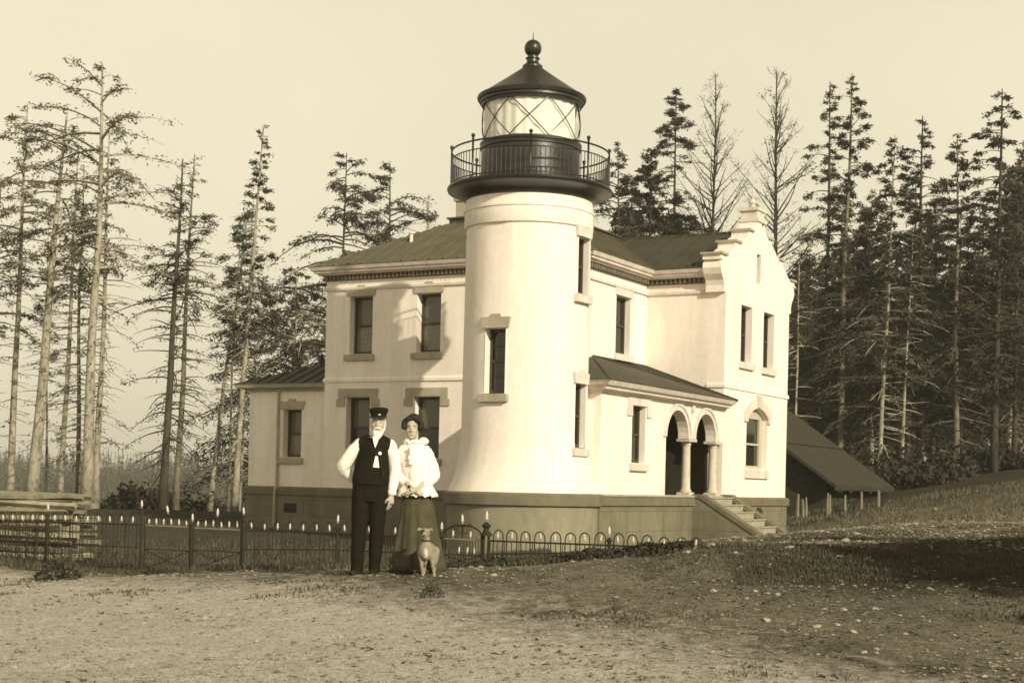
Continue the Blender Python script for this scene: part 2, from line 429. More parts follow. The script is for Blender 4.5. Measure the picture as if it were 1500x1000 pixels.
def window(par, mp, u0, u1, h0, h1, depth=.24, lintel='plain', lm='lintel', sash='sash', panes=('blind', 'lace'), muntin=0, drop=0, off=None, sill='lintel', lw=.1, blow=.02):
    off = off or (0, 0, GB)
    mb = MB(off); d0, d1 = depth-.03, depth+.05; t = .055; hm = (h0+h1)/2
    for a, b in ((u0, u0+t), (u1-t, u1)): mb.mbox(mp, a, b, h0, h1, d0, d1)
    for a, b in ((h0, h0+t*1.3), (h1-t, h1)): mb.mbox(mp, u0+t, u1-t, a, b, d0+.004, d1)
    mb.mbox(mp, u0+t, u1-t, hm-.025, hm+.025, d0-.012, d1)
    for k in range(muntin):
        for lo, hi in ((h0+t*1.3, hm-.025), (hm+.025, h1-t)):
            hk = lo + (hi-lo)*(k+1)/(muntin+1); mb.mbox(mp, u0+t, u1-t, hk-.012, hk+.012, d0+.01, d1-.01)
    w = mb.build('window', M[sash], par)
    for (lo, hi, dd), pm in zip(((hm+.025, h1-t, .02), (h0+t*1.3, hm-.025, .006)), panes):
        q = MB(off); q.mbox(mp, u0+t, u1-t, lo, hi, depth+dd, depth+dd+.012); q.build('pane', M[pm], w)
    s = MB(off); s.mbox(mp, u0-.11, u1+.08, h0-.165, h0-.012, -.085, depth-.035); s.build('sill', M[sill], w, bevel=.008)
    if lintel:
        l = MB(off); o = -.035
        if lintel == 'key':
            l.prism([(u0-.06, h1+.005), (u1+.06, h1+.005), (u1+.1, h1+.21), ((u0+u1)/2+.12, h1+.21), ((u0+u1)/2+.10, h1+.27), ((u0+u1)/2-.10, h1+.27), ((u0+u1)/2-.12, h1+.21), (u0-.1, h1+.21)], mp, o, .10)
        elif lintel == 'plain':
            l.prism([(u0-.04, h1+.005), (u1+.04, h1+.005), (u1+.06, h1+.21), (u0-.06, h1+.21)], mp, o, .10)
        elif lintel == 'drop':
            a, b = u0-.04, u1+.04
            l.prism([(a, h1+.005), (b, h1+.005), (b, h1-.22), (b+.24, h1-.22), (b+.24, h1-.05), (b+.19, h1-.05), (b+.19, h1+.21), (a-.19, h1+.21), (a-.19, h1-.05), (a-.24, h1-.05), (a-.24, h1-.22), (a, h1-.22)], mp, o, .06)
        l.build('lintel', M[lm], w)
    return w

mpA = lambda b0: (lambda u, h, d: (u, b0+d, h))          # faces the front
mpB = lambda a0: (lambda u, h, d: (a0-d, u, h))          # faces the right

# ------------------------------------------------------------------ keeper's house
house = empty('keepers_house', (BX, BY, EH-GB), -TH)
tag(house, 'white stuccoed keeper\'s house with grey roofs, stepped gable and arched porch beside the light tower', 'house')
OFF = (0, 0, GB)
AL, AW, BW, BW2, BP = -7.13, 2.03, 3.32, 7.89, -3.32
WT, D = 4.96, 8.4
hbase, hband = -.13, -.34
wm = MB(OFF)
upA = [(-6.42, -5.75, 3.13, 4.53), (-4.48, -3.81, 3.13, 4.53)]
loA = [(-6.468, -5.77, .62, 2.08), (-4.506, -3.786, .62, 2.08)]
wall(wm, mpA(0), (AL, 0), (hbase, WT), upA+loA)
Bwin = (1.58, 2.37, 3.16, 4.51)
wall(wm, mpB(0), (0, BW), (hbase, WT), [Bwin])
wall(wm, mpA(BW), (0, AW), (hbase, WT), [])
gw = [(4.365, 5.13, 3.15, 4.53), (5.964, 6.75, 3.13, 4.53)]
arch = (4.90, 6.36, .56, 2.08)
wall(wm, mpB(AW), (BW, BW2), (hbase, WT-.26), gw+[arch])
mpL = lambda u, h, d: (AL+d, u, h)
wall(wm, mpL, (0, D), (hbase, WT), [])
mpR = lambda u, h, d: (u, BW2-d, h)
wall(wm, mpR, (0, AW), (hbase, WT), [])
mpK = lambda u, h, d: (u, D-d, h)
wall(wm, mpK, (AL, 0), (hbase, WT), [])
# spandrels of the segmental arch
bc, hw = (arch[0]+arch[1])/2, (arch[1]-arch[0])/2
rise = .26; rr = (hw*hw+rise*rise)/(2*rise); hc0 = arch[3]-rr
pts = [(bc+hw*(-1+2*k/14), hc0+math.sqrt(max(0, rr*rr-(hw*(-1+2*k/14))**2))) for k in range(15)]
wm.prism([(arch[0], arch[3]+.0)] + [(p[0], p[1]-.001) for p in pts] + [(arch[1], arch[3]+.0)], mpB(AW-.001), 0, .24)
wm.build('wall', M['white'], house)

# the stepped gable
def gable_half(sg, c=5.6):
    raw = [(2.42, 4.70), (2.42, 4.86), (2.46, 4.97), (2.58, 5.10), (2.65, 5.24), (2.63, 5.36), (2.52, 5.43), (2.66, 5.44), (2.66, 5.55), (2.30, 5.56),
           (2.12, 5.63), (1.92, 5.76), (1.72, 5.84), (1.72, 5.97), (1.40, 5.98), (1.22, 6.05), (1.04, 6.18), (.84, 6.25), (.84, 6.38), (.56, 6.39), (.42, 6.46), (.30, 6.60), (.27, 6.70)]
    return [(c+sg*x, h) for x, h in raw]
poly = gable_half(-1) + gable_half(1)[::-1]
gm = MB(OFF)
slit = (5.36, 5.66, 5.16, 5.90)
inner = [(slit[0], slit[2]), (slit[1], slit[2]), (slit[1], slit[3]), (slit[0], slit[3])]
# front face with the slit left open: split the outline at the slit
L_ = [p for p in gable_half(-1)]; R_ = gable_half(1)
leftpoly = [(slit[0], 4.70)] + [(slit[0], 6.52)] + [p for p in L_[::-1] if p[0] < slit[0]-.01]
rightpoly = [(slit[1], 4.70)] + [p for p in R_ if p[0] > slit[1]+.01] + [(slit[1], 6.56)]
mg = mpB(AW)
gm.prism(leftpoly, mg, 0, .46); gm.prism(rightpoly, mg, 0, .46)
gm.prism([(slit[0], 4.70), (slit[1], 4.70), (slit[1], slit[2]), (slit[0], slit[2])], mg, 0, .459)
gm.prism([(slit[0], slit[3]), (slit[1], slit[3]), (slit[1], 6.56), (slit[1]+.0, 6.70), (slit[0], 6.70), (slit[0], 6.52)], mg, 0, .459)
gb = gm.build('gable_parapet', M['white'], house)
sl = MB(OFF); sl.mbox(mg, slit[0], slit[1], slit[2], slit[3], .2, .22); sl.build('pane', M['pane'], gb)
for sg in (-1, 1):
    for x0, x1, h in ((2.28, 2.72, 5.55), (1.38, 1.78, 5.97), (.54, .90, 6.38)):
        cpn = MB(OFF); a, b = sorted((5.6+sg*x0, 5.6+sg*x1)); cpn.mbox(mg, a, b, h+.002, h+.055, -.05, .50); cpn.build('coping', M['lintel'], gb)
pn = MB(OFF)
pn.mbox(mg, 5.30, 5.90, 6.70, 6.78, -.04, .5); pn.mbox(mg, 5.36, 5.84, 6.78, 6.98, .01, .45); pn.mbox(mg, 5.30, 5.90, 6.98, 7.06, -.03, .49)
c = mg(5.6, 7.06, .23); pn.lathe([(.14, 7.06), (.05, 7.12), (.05, 7.16), (.10, 7.22), (.06, 7.30), (.012, 7.34), (.010, 7.85), (0, 7.86)], (c[0], c[1]), 10)
pn.build('pinnacle', M['trim'], gb)

# cornices, strings, belts
path_main = [(AL, D), (AL, 0), (0, 0), (0, BW), (AW-.47, BW)]
cm = MB(OFF)
cm.sweep(path_main, [(0, 5.06), (.15, 5.06), (.17, 5.10), (.24, 5.11), (.24, 5.15), (.29, 5.17), (.33, 5.25), (0, 5.25)])
cor = cm.build('cornice', M['trim'], house)
dm = MB(OFF)
def dentils(p, q, n):
    p, q = Vector(p), Vector(q); d = (q-p); ln = d.length; d.normalize(); o = Vector((d.y, -d.x))
    k = int(ln/.115)
    for i in range(k):
        c0 = p + d*((i+.2)*ln/k); c1 = p + d*((i+.75)*ln/k)
        v = [c0, c1, c1+o*.11, c0+o*.11]
        dm.add([(x.x, x.y, z) for z in (4.95, 5.058) for x in v], [(3,2,1,0),(4,5,6,7),(0,1,5,4),(1,2,6,5),(2,3,7,6),(3,0,4,7)])
for p, q in zip(path_main[:-1], path_main[1:]): dentils(p, q, 0)
dm.sweep(path_main, [(0, 4.93), (.035, 4.93), (.035, 5.055), (0, 5.055)])
dm.build('dentil_course', M['cap'], cor)
sm = MB(OFF)
sm.sweep(path_main, [(0, 4.69), (.05, 4.69), (.05, 4.745), (.02, 4.76), (0, 4.76)])
sm.build('string_course', M['trim'], house)
bm_ = MB(OFF)
pb = [(0, 2.45), (.035, 2.455), (.035, 2.52), (.012, 2.56), (0, 2.56)]
bm_.sweep([(AL, D), (AL, 0), (0, 0)], pb); bm_.sweep([(1.6, BW), (AW, BW), (AW, BW2), (0, BW2)], pb)
bm_.build('belt_course', M['white'], house)

# foundation
fm = MB(OFF)
pf = [(-.1, -2.0), (.04, -2.0), (.04, hband), (-.1, hband)]
bandp = [(-.1, hband), (.09, hband), (.09, hbase-.04), (.04, hbase), (-.1, hbase)]
pathf = [(AL, D), (AL, 0), (0, 0)]
pathp = [(-.8, BP), (AW, BP), (AW, BW2), (0, BW2)]
for p in (pathf, pathp): fm.sweep(p, pf)
fo = fm.build('foundation', M['base'], house)
fb = MB(OFF)
for p in (pathf, pathp): fb.sweep(p, bandp)
fb.build('water_table', M['cap'], fo)
v = MB(OFF); v.prism([(5.55, -.62), (6.05, -.62), (6.05, -.5)] + [(5.8+.25*math.cos(t), -.5+.12*math.sin(t)) for t in np.linspace(.3, PI-.3, 7)] + [(5.55, -.5)], mpB(AW+.052), 0, .02)
v.build('cellar_vent', M['dark'], fo)

# windows
for i, w4 in enumerate(upA): window(house, mpA(0), *w4, lintel='key', panes=('blind', 'lace'), lm='lintel')
for i, w4 in enumerate(loA): window(house, mpA(0), *w4, lintel='drop', panes=('blind', 'pane'))
window(house, mpB(0), *Bwin, .17, lintel='key', panes=('pane', 'pane'), lm='trim', sill='trim', sash='sash')
for w4 in gw: window(house, mpB(AW), *w4, .2, lintel=None, panes=('pane', 'pane'), sill='trim')
aw = MB(OFF); m4 = mpB(AW); d0 = .11
aw.mbox(m4, arch[0], arch[0]+.24, arch[2], 1.82, d0, .23); aw.mbox(m4, arch[1]-.24, arch[1], arch[2], 1.82, d0, .23)
aw.mbox(m4, arch[0]+.24, arch[1]-.24, arch[2], arch[2]+.09, d0+.003, .23); aw.mbox(m4, arch[0]+.24, arch[1]-.24, 1.16, 1.21, d0-.01, .23)
aw.prism([(arch[0], 1.82), (arch[1], 1.82)] + [(x, h-.004) for x, h in pts[::-1]], m4, d0+.002, .23)
awo = aw.build('window', M['sashl'], house)
for lo, hi, pm in ((1.21, 1.815, 'pane'), (arch[2]+.09, 1.16, 'pane')):
    q = MB(OFF); q.mbox(m4, arch[0]+.24, arch[1]-.24, lo, hi, d0+.05, .22); q.build('pane', M[pm], awo)
q = MB(OFF); q.mbox(m4, arch[0]-.08, arch[1]+.08, .335, .548, -.07, .2); q.build('sill', M['trim'], awo, bevel=.01)
q = MB(OFF)
outer = [(bc+(hw+.20)*(-1+2*k/14), hc0+.02+math.sqrt(max(0, (rr+.22)**2-((hw+.20)*(-1+2*k/14))**2))) for k in range(15)]
q.prism([(arch[0]-.2, 1.72), (arch[0]-.0, 1.72)] + pts + [(arch[1], 1.72), (arch[1]+.2, 1.72)] + outer[::-1], m4, -.05, .02)
q.prism([(bc-.09, 2.09), (bc+.09, 2.09), (bc+.13, 2.40), (bc-.13, 2.40)], m4, -.09, .02)
q.build('hood_mould', M['trim'], awo)

# roofs
def ribs(mb, a, b, c, d, n, w=.024, h=.034):
    """raised seams from the eave edge a-b up to the ridge edge c-d"""
    a, b, c, d = map(Vector, (a, b, c, d))
    nn = (b-a).cross(c-a).normalized()
    if nn.z < 0: nn = -nn
    e = (b-a).normalized()*w
    for i in range(1, n):
        t = i/n; p = a.lerp(b, t)
        # run straight up the fall line until the roof face ends
        q = clip_up(p, a, b, c, d)
        if q is None: continue
        vs = [p-e, p+e, q+e, q-e]
        mb.add([x for x in vs] + [x+nn*h for x in vs], [(4,5,6,7),(0,1,5,4),(1,2,6,5),(2,3,7,6),(3,0,4,7)])
def clip_up(p, a, b, c, d):
    e = (b-a).normalized(); up = (c-a) - e*(c-a).dot(e)
    if up.length < 1e-6: return None
    H_ = up.length-.02; up.normalize(); s = (p-a).dot(e); ln = (b-a).length
    c_s, d_s = (c-a).dot(e), (d-a).dot(e)
    k = 1.0
    if s < c_s: k = s/c_s
    elif s > d_s: k = (ln-s)/(ln-d_s)
    if k < .05: return None
    return p + up*(H_*k)
x0, x1, y0, y1, he, hd, t = AL-.34, .34, -.34, D+.34, 5.255, 6.56, 2.45
e = [(x0, y0, he), (x1, y0, he), (x1, y1, he), (x0, y1, he)]; k = [(x0+t, y0+t, hd), (x1-t, y0+t, hd), (x1-t, y1-t, hd), (x0+t, y1-t, hd)]
rm = MB(OFF)
rm.add(e + k, [(0, 1, 5, 4), (1, 2, 6, 5), (2, 3, 7, 6), (3, 0, 4, 7), (4, 5, 6, 7), (3, 2, 1, 0)])
for i in range(4): ribs(rm, e[i], e[(i+1) % 4], k[i], k[(i+1) % 4], 20)
roof = rm.build('roof', M['roof'], house)
kb = MB(OFF); kb.box(x0+t+.05, x1-t-.05, y0+t+.05, y1-t-.05, hd-.07, hd+.12); kb.box(x0+t, x1-t, y0+t, y1-t, hd+.12, hd+.16); kb.build('deck_kerb', M['roof2'], roof)
ch = MB(OFF); ch.box(-5.3, -4.6, 3.0, 3.6, 5.8, 7.3); ch.box(-5.35, -4.55, 2.95, 3.65, 7.3, 7.42); ch.build('chimney', M['lintel'], roof, bevel=.01)
vp = MB(OFF); vp.tube([(-5.34, 1, 5.7), (-5.34, 1, 6.16)], .045, 8); vp.lathe([(.075, 6.16), (.075, 6.19), (0, 6.2)], (-5.34, 1), 8); vp.build('vent_pipe', M['trim'], roof)
wr = MB(OFF)
ra, rb, eh, rh = -2.6, AW-.45, 5.255, 6.5
E1, E2, R1, R2 = (ra, BW-.34, eh), (rb, BW-.34, eh), (ra, 5.6, rh), (rb, 5.6, rh); G1, G2 = (ra, BW2+.34, eh), (rb, BW2+.34, eh)
wr.add([E1, E2, R2, R1, G1, G2], [(0, 1, 2, 3), (3, 2, 5, 4), (1, 5, 2), (0, 3, 4)])
ribs(wr, E1, E2, R1, R2, 11); ribs(wr, G2, G1, R2, R1, 11)
wr.tube([R1, R2], .04, 6)
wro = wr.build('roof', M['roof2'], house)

# annex on the left
an = MB(OFF); AB, AX = .42, -9.79
aw4 = (-8.706, -8.126, .613, 1.815)
wall(an, mpA(AB), (AX, AL), (hbase, 2.30), [aw4]); mpX = lambda u, h, d: (AX+d, u, h)
wall(an, mpX, (AB, 5), (hbase, 2.30), []); wall(an, lambda u, h, d: (u, 5-d, h), (AX, AL), (hbase, 2.30), [])
ano = an.build('annex_wall', M['white'], house)
window(house, mpA(AB), *aw4, lintel='key', panes=('blind', 'lace'))
f2 = MB(OFF); f2.sweep([(AX, 5), (AX, AB), (AL+.0, AB)], pf); f2.build('foundation', M['base'], house)
f3 = MB(OFF); f3.sweep([(AX, 5), (AX, AB), (AL+.0, AB)], bandp); f3.build('water_table', M['cap'], house)
f4 = MB(OFF); f4.mbox(mpA(AB-.041), -8.58, -8.2, -.78, -.55, -.02, .0); f4.build('cellar_vent', M['dark'], house)
ac = MB(OFF); ac.sweep([(AX, 5), (AX, AB), (AL, AB)], [(0, 2.28), (.08, 2.28), (.1, 2.33), (.26, 2.36), (.30, 2.46), (0, 2.46)]); ac.build('cornice', M['lintel'], house)
ar = MB(OFF); xa, ya, yb, hA, hB = AX-.32, AB-.32, 5.3, 2.462, 3.45
P = [(xa, ya, hA), (AL, ya, hA), (AL, ya+2.4, hB), (AL, yb-2.4, hB), (xa, yb, hA), (AL, yb, hA)]
ar.add(P, [(0, 1, 2), (0, 2, 3, 4), (3, 5, 4), (0, 4, 5, 1)])
ribs(ar, P[0], P[1], P[2], P[2], 8); ribs(ar, P[4], P[0], P[3], P[2], 12)
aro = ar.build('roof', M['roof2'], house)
q = MB(OFF); q.tube([(-8.6, 1.8, 2.8), (-8.6, 1.8, 3.32)], .07, 8); q.build('stovepipe', M['iron'], aro)
q = MB(OFF); q.tube([(-8.83, AB-.05, 2.28), (-8.83, AB-.05, hbase), (-8.83, AB-.13, hbase-.1), (-8.83, AB-.13, -1.15)], .035, 8); q.build('downpipe', M['lintel'], house)

# porch
pm_ = MB(OFF)
pw = (-1.825, -1.16, .546, 1.731)
wall(pm_, mpB(AW), (BP, -.05), (hbase, 2.02), [pw])
wall(pm_, mpA(BP), (-.6, AW), (hbase, 2.02), [])
pm_.mbox(mpB(AW-.001), -.05, -.048, hbase, 1.16, 0, .22)
ap = [(-.05, 1.16)] + [(.55-.6*math.cos(x), 1.16+.6*math.sin(x)) for x in np.linspace(0, PI, 15)][1:] + \
     [(2.2-.6*math.cos(x), 1.16+.6*math.sin(x)) for x in np.linspace(0, PI, 15)] + [(BW-.002, 1.16), (BW-.002, 2.02), (-.05, 2.02)]
pm_.prism(ap, mpB(AW), 0, .22)
po = pm_.build('porch_wall', M['white'], house)
for cb_ in (.55, 2.2):
    q = MB(OFF)
    ring = [(cb_-.60*math.cos(x), 1.16+.60*math.sin(x)) for x in np.linspace(0, PI, 19)]; ro = [(cb_-.76*math.cos(x), 1.16+.76*math.sin(x)) for x in np.linspace(0, PI, 19)]
    rmid = [(cb_-.70*math.cos(x), 1.16+.70*math.sin(x)) for x in np.linspace(0, PI, 19)]
    for i in range(18):
        q.prism([ring[i], ring[i+1], rmid[i+1], rmid[i]], mpB(AW), -.03, .02); q.prism([rmid[i], rmid[i+1], ro[i+1], ro[i]], mpB(AW), -.055, .02)
    q.build('arch_mould', M['trim'], po)
for cb_ in (1.40, 3.02):
    q = MB(OFF); xa_ = AW-.125
    q.lathe([(.0, hbase+.09), (.135, hbase+.09), (.14, hbase+.12), (.12, hbase+.15), (.108, hbase+.18), (.104, .3), (.093, 1.0), (.108, 1.015), (.108, 1.04), (.096, 1.055), (.13, 1.095), (0, 1.095)], (xa_, cb_), 20)
    q.box(xa_-.15, xa_+.15, cb_-.15, cb_+.15, hbase+.02, hbase+.09)
    q.box(xa_-.14, xa_+.16, cb_-.24, cb_+.24, 1.095, 1.158)
    q.build('column', M['colst'], house, auto=True)
q = MB(OFF); q.lathe([(.0, 1.98), (.05, 1.92), (.06, 1.78), (0, 1.72)], (AW+.03, 1.375), 10); q.build('boss', M['trim'], po, smooth=True)
q = MB(OFF); q.box(0.02, AW+.1, BP+.02, BW-.02, hbase-.02, hbase+.02); q.build('porch_floor', M['lintel'], house)
q = MB(OFF); q.box(.02, .10, -.3, BW-.01, hbase+.02, 2.0); q.box(.1, AW-.36, -.36, -.3, hbase+.02, 2.0); q.box(.02, AW-.36, -.36, BW-.01, 2.0, 2.02); q.box(.1, AW-.36, BW-.04, BW-.01, hbase+.02, 2.0); q.build('porch_shade_lining', M['dark'], house)  # dark lining added: the shade inside the porch is put into its colour
q = MB(OFF); q.box(.10, .15, 1.0, 2.0, hbase+.02, 1.85); q.box(.15, .17, 1.12, 1.45, .1, .8); q.box(.15, .17, 1.55, 1.88, .1, .8); q.box(.15, .17, 1.12, 1.45, .95, 1.7); q.box(.15, .17, 1.55, 1.88, .95, 1.7)
pd = q.build('door', M['sash'], house); q = MB(OFF); q.ball((.21, 1.9, .85), .035, 8); q.build('handle', M['trim'], pd)
window(house, mpB(AW), *pw, .16, lintel='drop', panes=('pane', 'pane'), lm='trim', sill='trim', sash='sash')
q = MB(OFF)
q.sweep([(-.6, BP), (AW, BP), (AW, BW+.02)], [(0, 1.90), (.06, 1.90), (.09, 1.95), (.2, 1.97), (.2, 2.02), (.28, 2.04), (.34, 2.13), (0, 2.13)])
q.build('cornice', M['trim'], house)
q = MB(OFF); ph = 2.135
PP = [(-.6, BP-.36, ph), (AW+.36, BP-.36, ph), (AW+.36, BW-.01, ph), (.0, BW-.01, 2.98), (.0, .40, 2.98), (-.6, .40, 2.98), (-.6, BW, ph)]
q.add(PP, [(0, 1, 4, 5), (1, 2, 3, 4), (0, 5, 4, 3, 2), ])
q.tube([PP[1], PP[4]], .03, 5); q.tube([PP[4], PP[3]], .035, 5); q.tube([PP[3], PP[2]], .03, 5)
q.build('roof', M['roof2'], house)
q = MB(OFF); q.tube([(1.72, BP-.12, 1.9), (1.72, BP-.10, 1.75), (1.72, BP-.06, 1.6), (1.72, BP-.06, hbase+.1), (1.72, BP-.14, hbase-.02), (1.72, BP-.14, -1.2)], .04, 8); q.build('downpipe', M['trim'], house)

# steps
st_ = MB(OFF); nr = 5; rr_ = (.93-.13)/nr
for i in range(nr):
    a0_ = AW+.05+i*.27; st_.box(a0_, a0_+.27, 1.73, 3.2, -1.35, hbase-.03-rr_*(i+.05)-.0)
    st_.box(a0_, a0_+.30, 1.731, 3.199, hbase-.03-rr_*(i+.05)-.001, hbase-rr_*(i+.05))
sto = st_.build('porch_steps', M['step'], house)
for bb in (1.45, 3.22):
    mpS = lambda u, h, d, bb=bb: (u, bb+d, h)
    q = MB(OFF); q.prism([(AW+.045, -1.5), (3.62, -1.5), (3.62, -1.0), (2.25, -.17), (AW+.045, -.17)], mpS, 0, .26); sw = q.build('stair_wall', M['base'], sto)
    q = MB(OFF); q.prism([(AW+.05, -.168), (2.25, -.168), (3.64, -1.01), (3.64, -.91), (2.27, -.075), (AW+.05, -.075)], mpS, -.03, .29); q.build('coping', M['cap'], sw)

# ------------------------------------------------------------------ light tower
TA, TB = .684, -4.0
TX, TY = BX+TA*CT+TB*ST, BY-TA*ST+TB*CT
tower = empty('light_tower', (TX, TY, EH-GB), -TH)
tag(tower, 'round white lighthouse tower with a black iron gallery and glazed lantern on top', 'lighthouse')
RT = 1.25
def rad(h):
    if h > 1.1: return RT - .004*(h-1.1)
    x = (1.1-h)/1.22; return RT + .25*min(1.02, x)**2.2
wins = [(-PI/2-.0, .30, 2.23, 3.03+.45, 'A'), (0.0, .30, 4.05, 5.02+.0, 'B'), (0.0, .30, .75, 2.08, 'B')]
wins = [(-PI/2, .225, 1.77, 3.02), (0.0, .225, 3.75, 4.86), (0.0, .225, .78, 2.02)]
hs = sorted(set([-.12, .1, .3, .5, .7, .9, 1.1, 1.4, 2.5, 3.4, 5.06] + [x for w_ in wins for x in w_[2:]]))
ths = set(np.round(np.linspace(-PI, PI, 65)[:-1], 5))
for th_, hw_, a_, b_ in wins:
    da = math.asin(hw_/RT)
    ths = set(x for x in ths if not (abs(x-th_) < da*1.12)); ths |= {round(th_-da, 5), round(th_+da, 5)}
ths = sorted(ths); nT = len(ths)
tw = MB(OFF)
vs = [(rad(h)*math.cos(x), rad(h)*math.sin(x), h) for h in hs for x in ths]; fs = []
for j in range(len(hs)-1):
    for i in range(nT):
        i2 = (i+1) % nT; tm = ths[i] + ((ths[i2]-ths[i]) % (2*PI))/2; hm = (hs[j]+hs[j+1])/2
        if any(abs(((tm-w_[0]+PI) % (2*PI))-PI) < math.asin(w_[1]/RT)-1e-4 and w_[2] < hm < w_[3] for w_ in wins): continue
        fs.append((j*nT+i, j*nT+i2, (j+1)*nT+i2, (j+1)*nT+i))
tw.add(vs, fs)
# band under the gallery
tw.lathe([(RT-.02, 5.04), (RT+.025, 5.05), (RT+.03, 5.06), (RT+.03, 5.34), (RT+.05, 5.36), (RT+.05, 5.40), (RT+.01, 5.42), (RT+.01, 5.66)], n=64)
two = tw.build('tower_wall', M['white'], tower, auto=True)
for th_, hw_, a_, b_ in wins:
    n_ = Vector((math.cos(th_), math.sin(th_), 0)); tt = Vector((-n_.y, n_.x, 0))
    mpT = lambda u, h, d, n_=n_, tt=tt: tuple(n_*(math.sqrt(RT*RT-.225**2)-d) + tt*u + Vector((0, 0, h)))
    rv = MB(OFF)
    for c0, c1 in (((-hw_, a_), (hw_, a_)), ((hw_, a_), (hw_, b_)), ((hw_, b_), (-hw_, b_)), ((-hw_, b_), (-hw_, a_))):
        rv.add([mpT(*c0, -.06 if abs(c0[0]-c1[0]) > .01 else -.002), mpT(*c1, -.06 if abs(c0[0]-c1[0]) > .01 else -.002), mpT(*c1, .26), mpT(*c0, .26)], [(0, 1, 2, 3)])
    rv.build('window_reveal', M['white'], two)
    lit = th_ == 0.0  # sunlit windows: sun painted in as paler lintel and sill stone
    window(tower, mpT, -hw_, hw_, a_, b_, .15 if lit else .22, lintel='key', panes=('pane', 'pane'), muntin=1 if not lit else 0, lm='trim' if lit else 'lintel', sill='trim' if lit else 'lintel', sash='sash')
tf = MB(OFF); tf.lathe([(1.50, -.36), (1.49, -2.0)], n=64); tfo = tf.build('tower_foundation', M['basebtower'], tower, smooth=True)
tf = MB(OFF); tf.lathe([(1.40, -.10), (1.54, -.115), (1.575, -.15), (1.575, -.35), (1.49, -.365)], n=64); tf.build('water_table', M['cap'], tfo, auto=True)
# gallery
gl = MB(OFF)
gl.lathe([(1.255, 5.59), (1.30, 5.61), (1.34, 5.66), (1.42, 5.725), (1.54, 5.765), (1.585, 5.775), (1.625, 5.79), (1.64, 5.83), (1.625, 5.875), (1.58, 5.885), (.9, 5.89)], n=72)
glo = gl.build('gallery_deck', M['iron'], tower, auto=True)
RG = 1.56; H0 = 5.88
cam_dir = math.atan2(-TY, -TX) + TH     # towards the viewer in the tower's own frame
rail = MB(OFF)
for hh, rr2 in ((H0+.70, .018), (H0+.53, .012), (H0+.05, .012)):
    rail.lathe([(RG+rr2*math.cos(x), hh+rr2*math.sin(x)) for x in np.linspace(0, 2*PI, 7)[:-1]], n=72, closed=True)
ro_ = rail.build('gallery_railing', M['iron'], tower, smooth=True)
for i in range(8):
    a_ = cam_dir + i*PI/4; x_, y_ = RG*math.cos(a_), RG*math.sin(a_)
    q = MB(OFF); q.lathe([(0, H0-.03), (.035, H0-.03), (.035, H0+.03), (.02, H0+.05), (.02, H0+.74), (.03, H0+.75), (.015, H0+.77)], (x_, y_), 8); q.ball((x_, y_, H0+.805), .042, 8); q.build('post', M['iron'], ro_, smooth=True)
    b_ = MB(OFF)
    for j in range(1, 13):
        aa = a_ + j*PI/4/13; x_, y_ = RG*math.cos(aa), RG*math.sin(aa); b_.tube([(x_, y_, H0), (x_, y_, H0+.53)], .0085, 5)
    b_.build('baluster_bay', M['iron'], ro_)
# lantern
lt = MB(OFF)
lt.lathe([(.985, 5.88), (1.03, 5.90), (1.03, 5.97), (.985, 6.0), (.98, 6.62), (1.0, 6.64), (1.0, 6.70), (1.01, 6.72), (1.01, 6.76), (.95, 6.78), (.9, 6.78)], n=64)
lto = lt.build('lantern_drum', M['irondk'], tower, auto=True)
q = MB(OFF); q.lathe([(.965, 6.78), (.965, 7.52)], n=64); go = q.build('lantern_glazing', M['glass'], tower, smooth=True)
q = MB(OFF)
for i in range(8):
    a_ = cam_dir - R(25) + i*PI/4
    for sg in (-1, 1):
        pp = [(.972*math.cos(a_+sg*PI/4*s_), .972*math.sin(a_+sg*PI/4*s_), 7.52-.74*s_) for s_ in np.linspace(0, 1, 9)]
        q.tube(pp, .011, 5)
q.build('astragal_lattice', M['iron'], go)
q = MB(OFF); nC = 160; vs = []
for k_ in range(nC):
    a_ = 2*PI*k_/nC; r_ = .915 + .010*math.sin(a_*26) + .01*math.sin(a_*9+1)
    for h_ in (6.79, 7.5): vs.append((r_*math.cos(a_), r_*math.sin(a_), h_))
def drawn(k_):
    x = ((2*PI*k_/nC - cam_dir + PI) % (2*PI)) - PI
    return not (R(64) < x < R(86) or R(96) < x < R(140) or x < R(-168))
q.add(vs, [(2*k_, 2*((k_+1) % nC), 2*((k_+1) % nC)+1, 2*k_+1) for k_ in range(nC) if drawn(k_)])
q.build('lantern_curtain', M['curtain'], tower, smooth=True)
q = MB(OFF)
q.lathe([(.90, 7.50), (.99, 7.50), (1.0, 7.54), (1.03, 7.56), (1.03, 7.60), (1.07, 7.62), (1.085, 7.67), (1.07, 7.70), (1.02, 7.715), (.6, 8.0), (.23, 8.26), (.2, 8.30), (.2, 8.33), (.16, 8.36), (.12, 8.40), (.115, 8.46), (.14, 8.47), (.14, 8.49), (.10, 8.50), (.10, 8.53), (.0, 8.53)], n=64)
lr = q.build('lantern_roof', M['irondk'], tower, auto=True)
q = MB(OFF); q.ball((0, 0, 8.68), .172, 24); q.tube([(0, 0, 8.84), (0, 0, 9.02)], [.012, .004], 6); q.build('ventilator_ball', M['irondk'], lr, smooth=True)
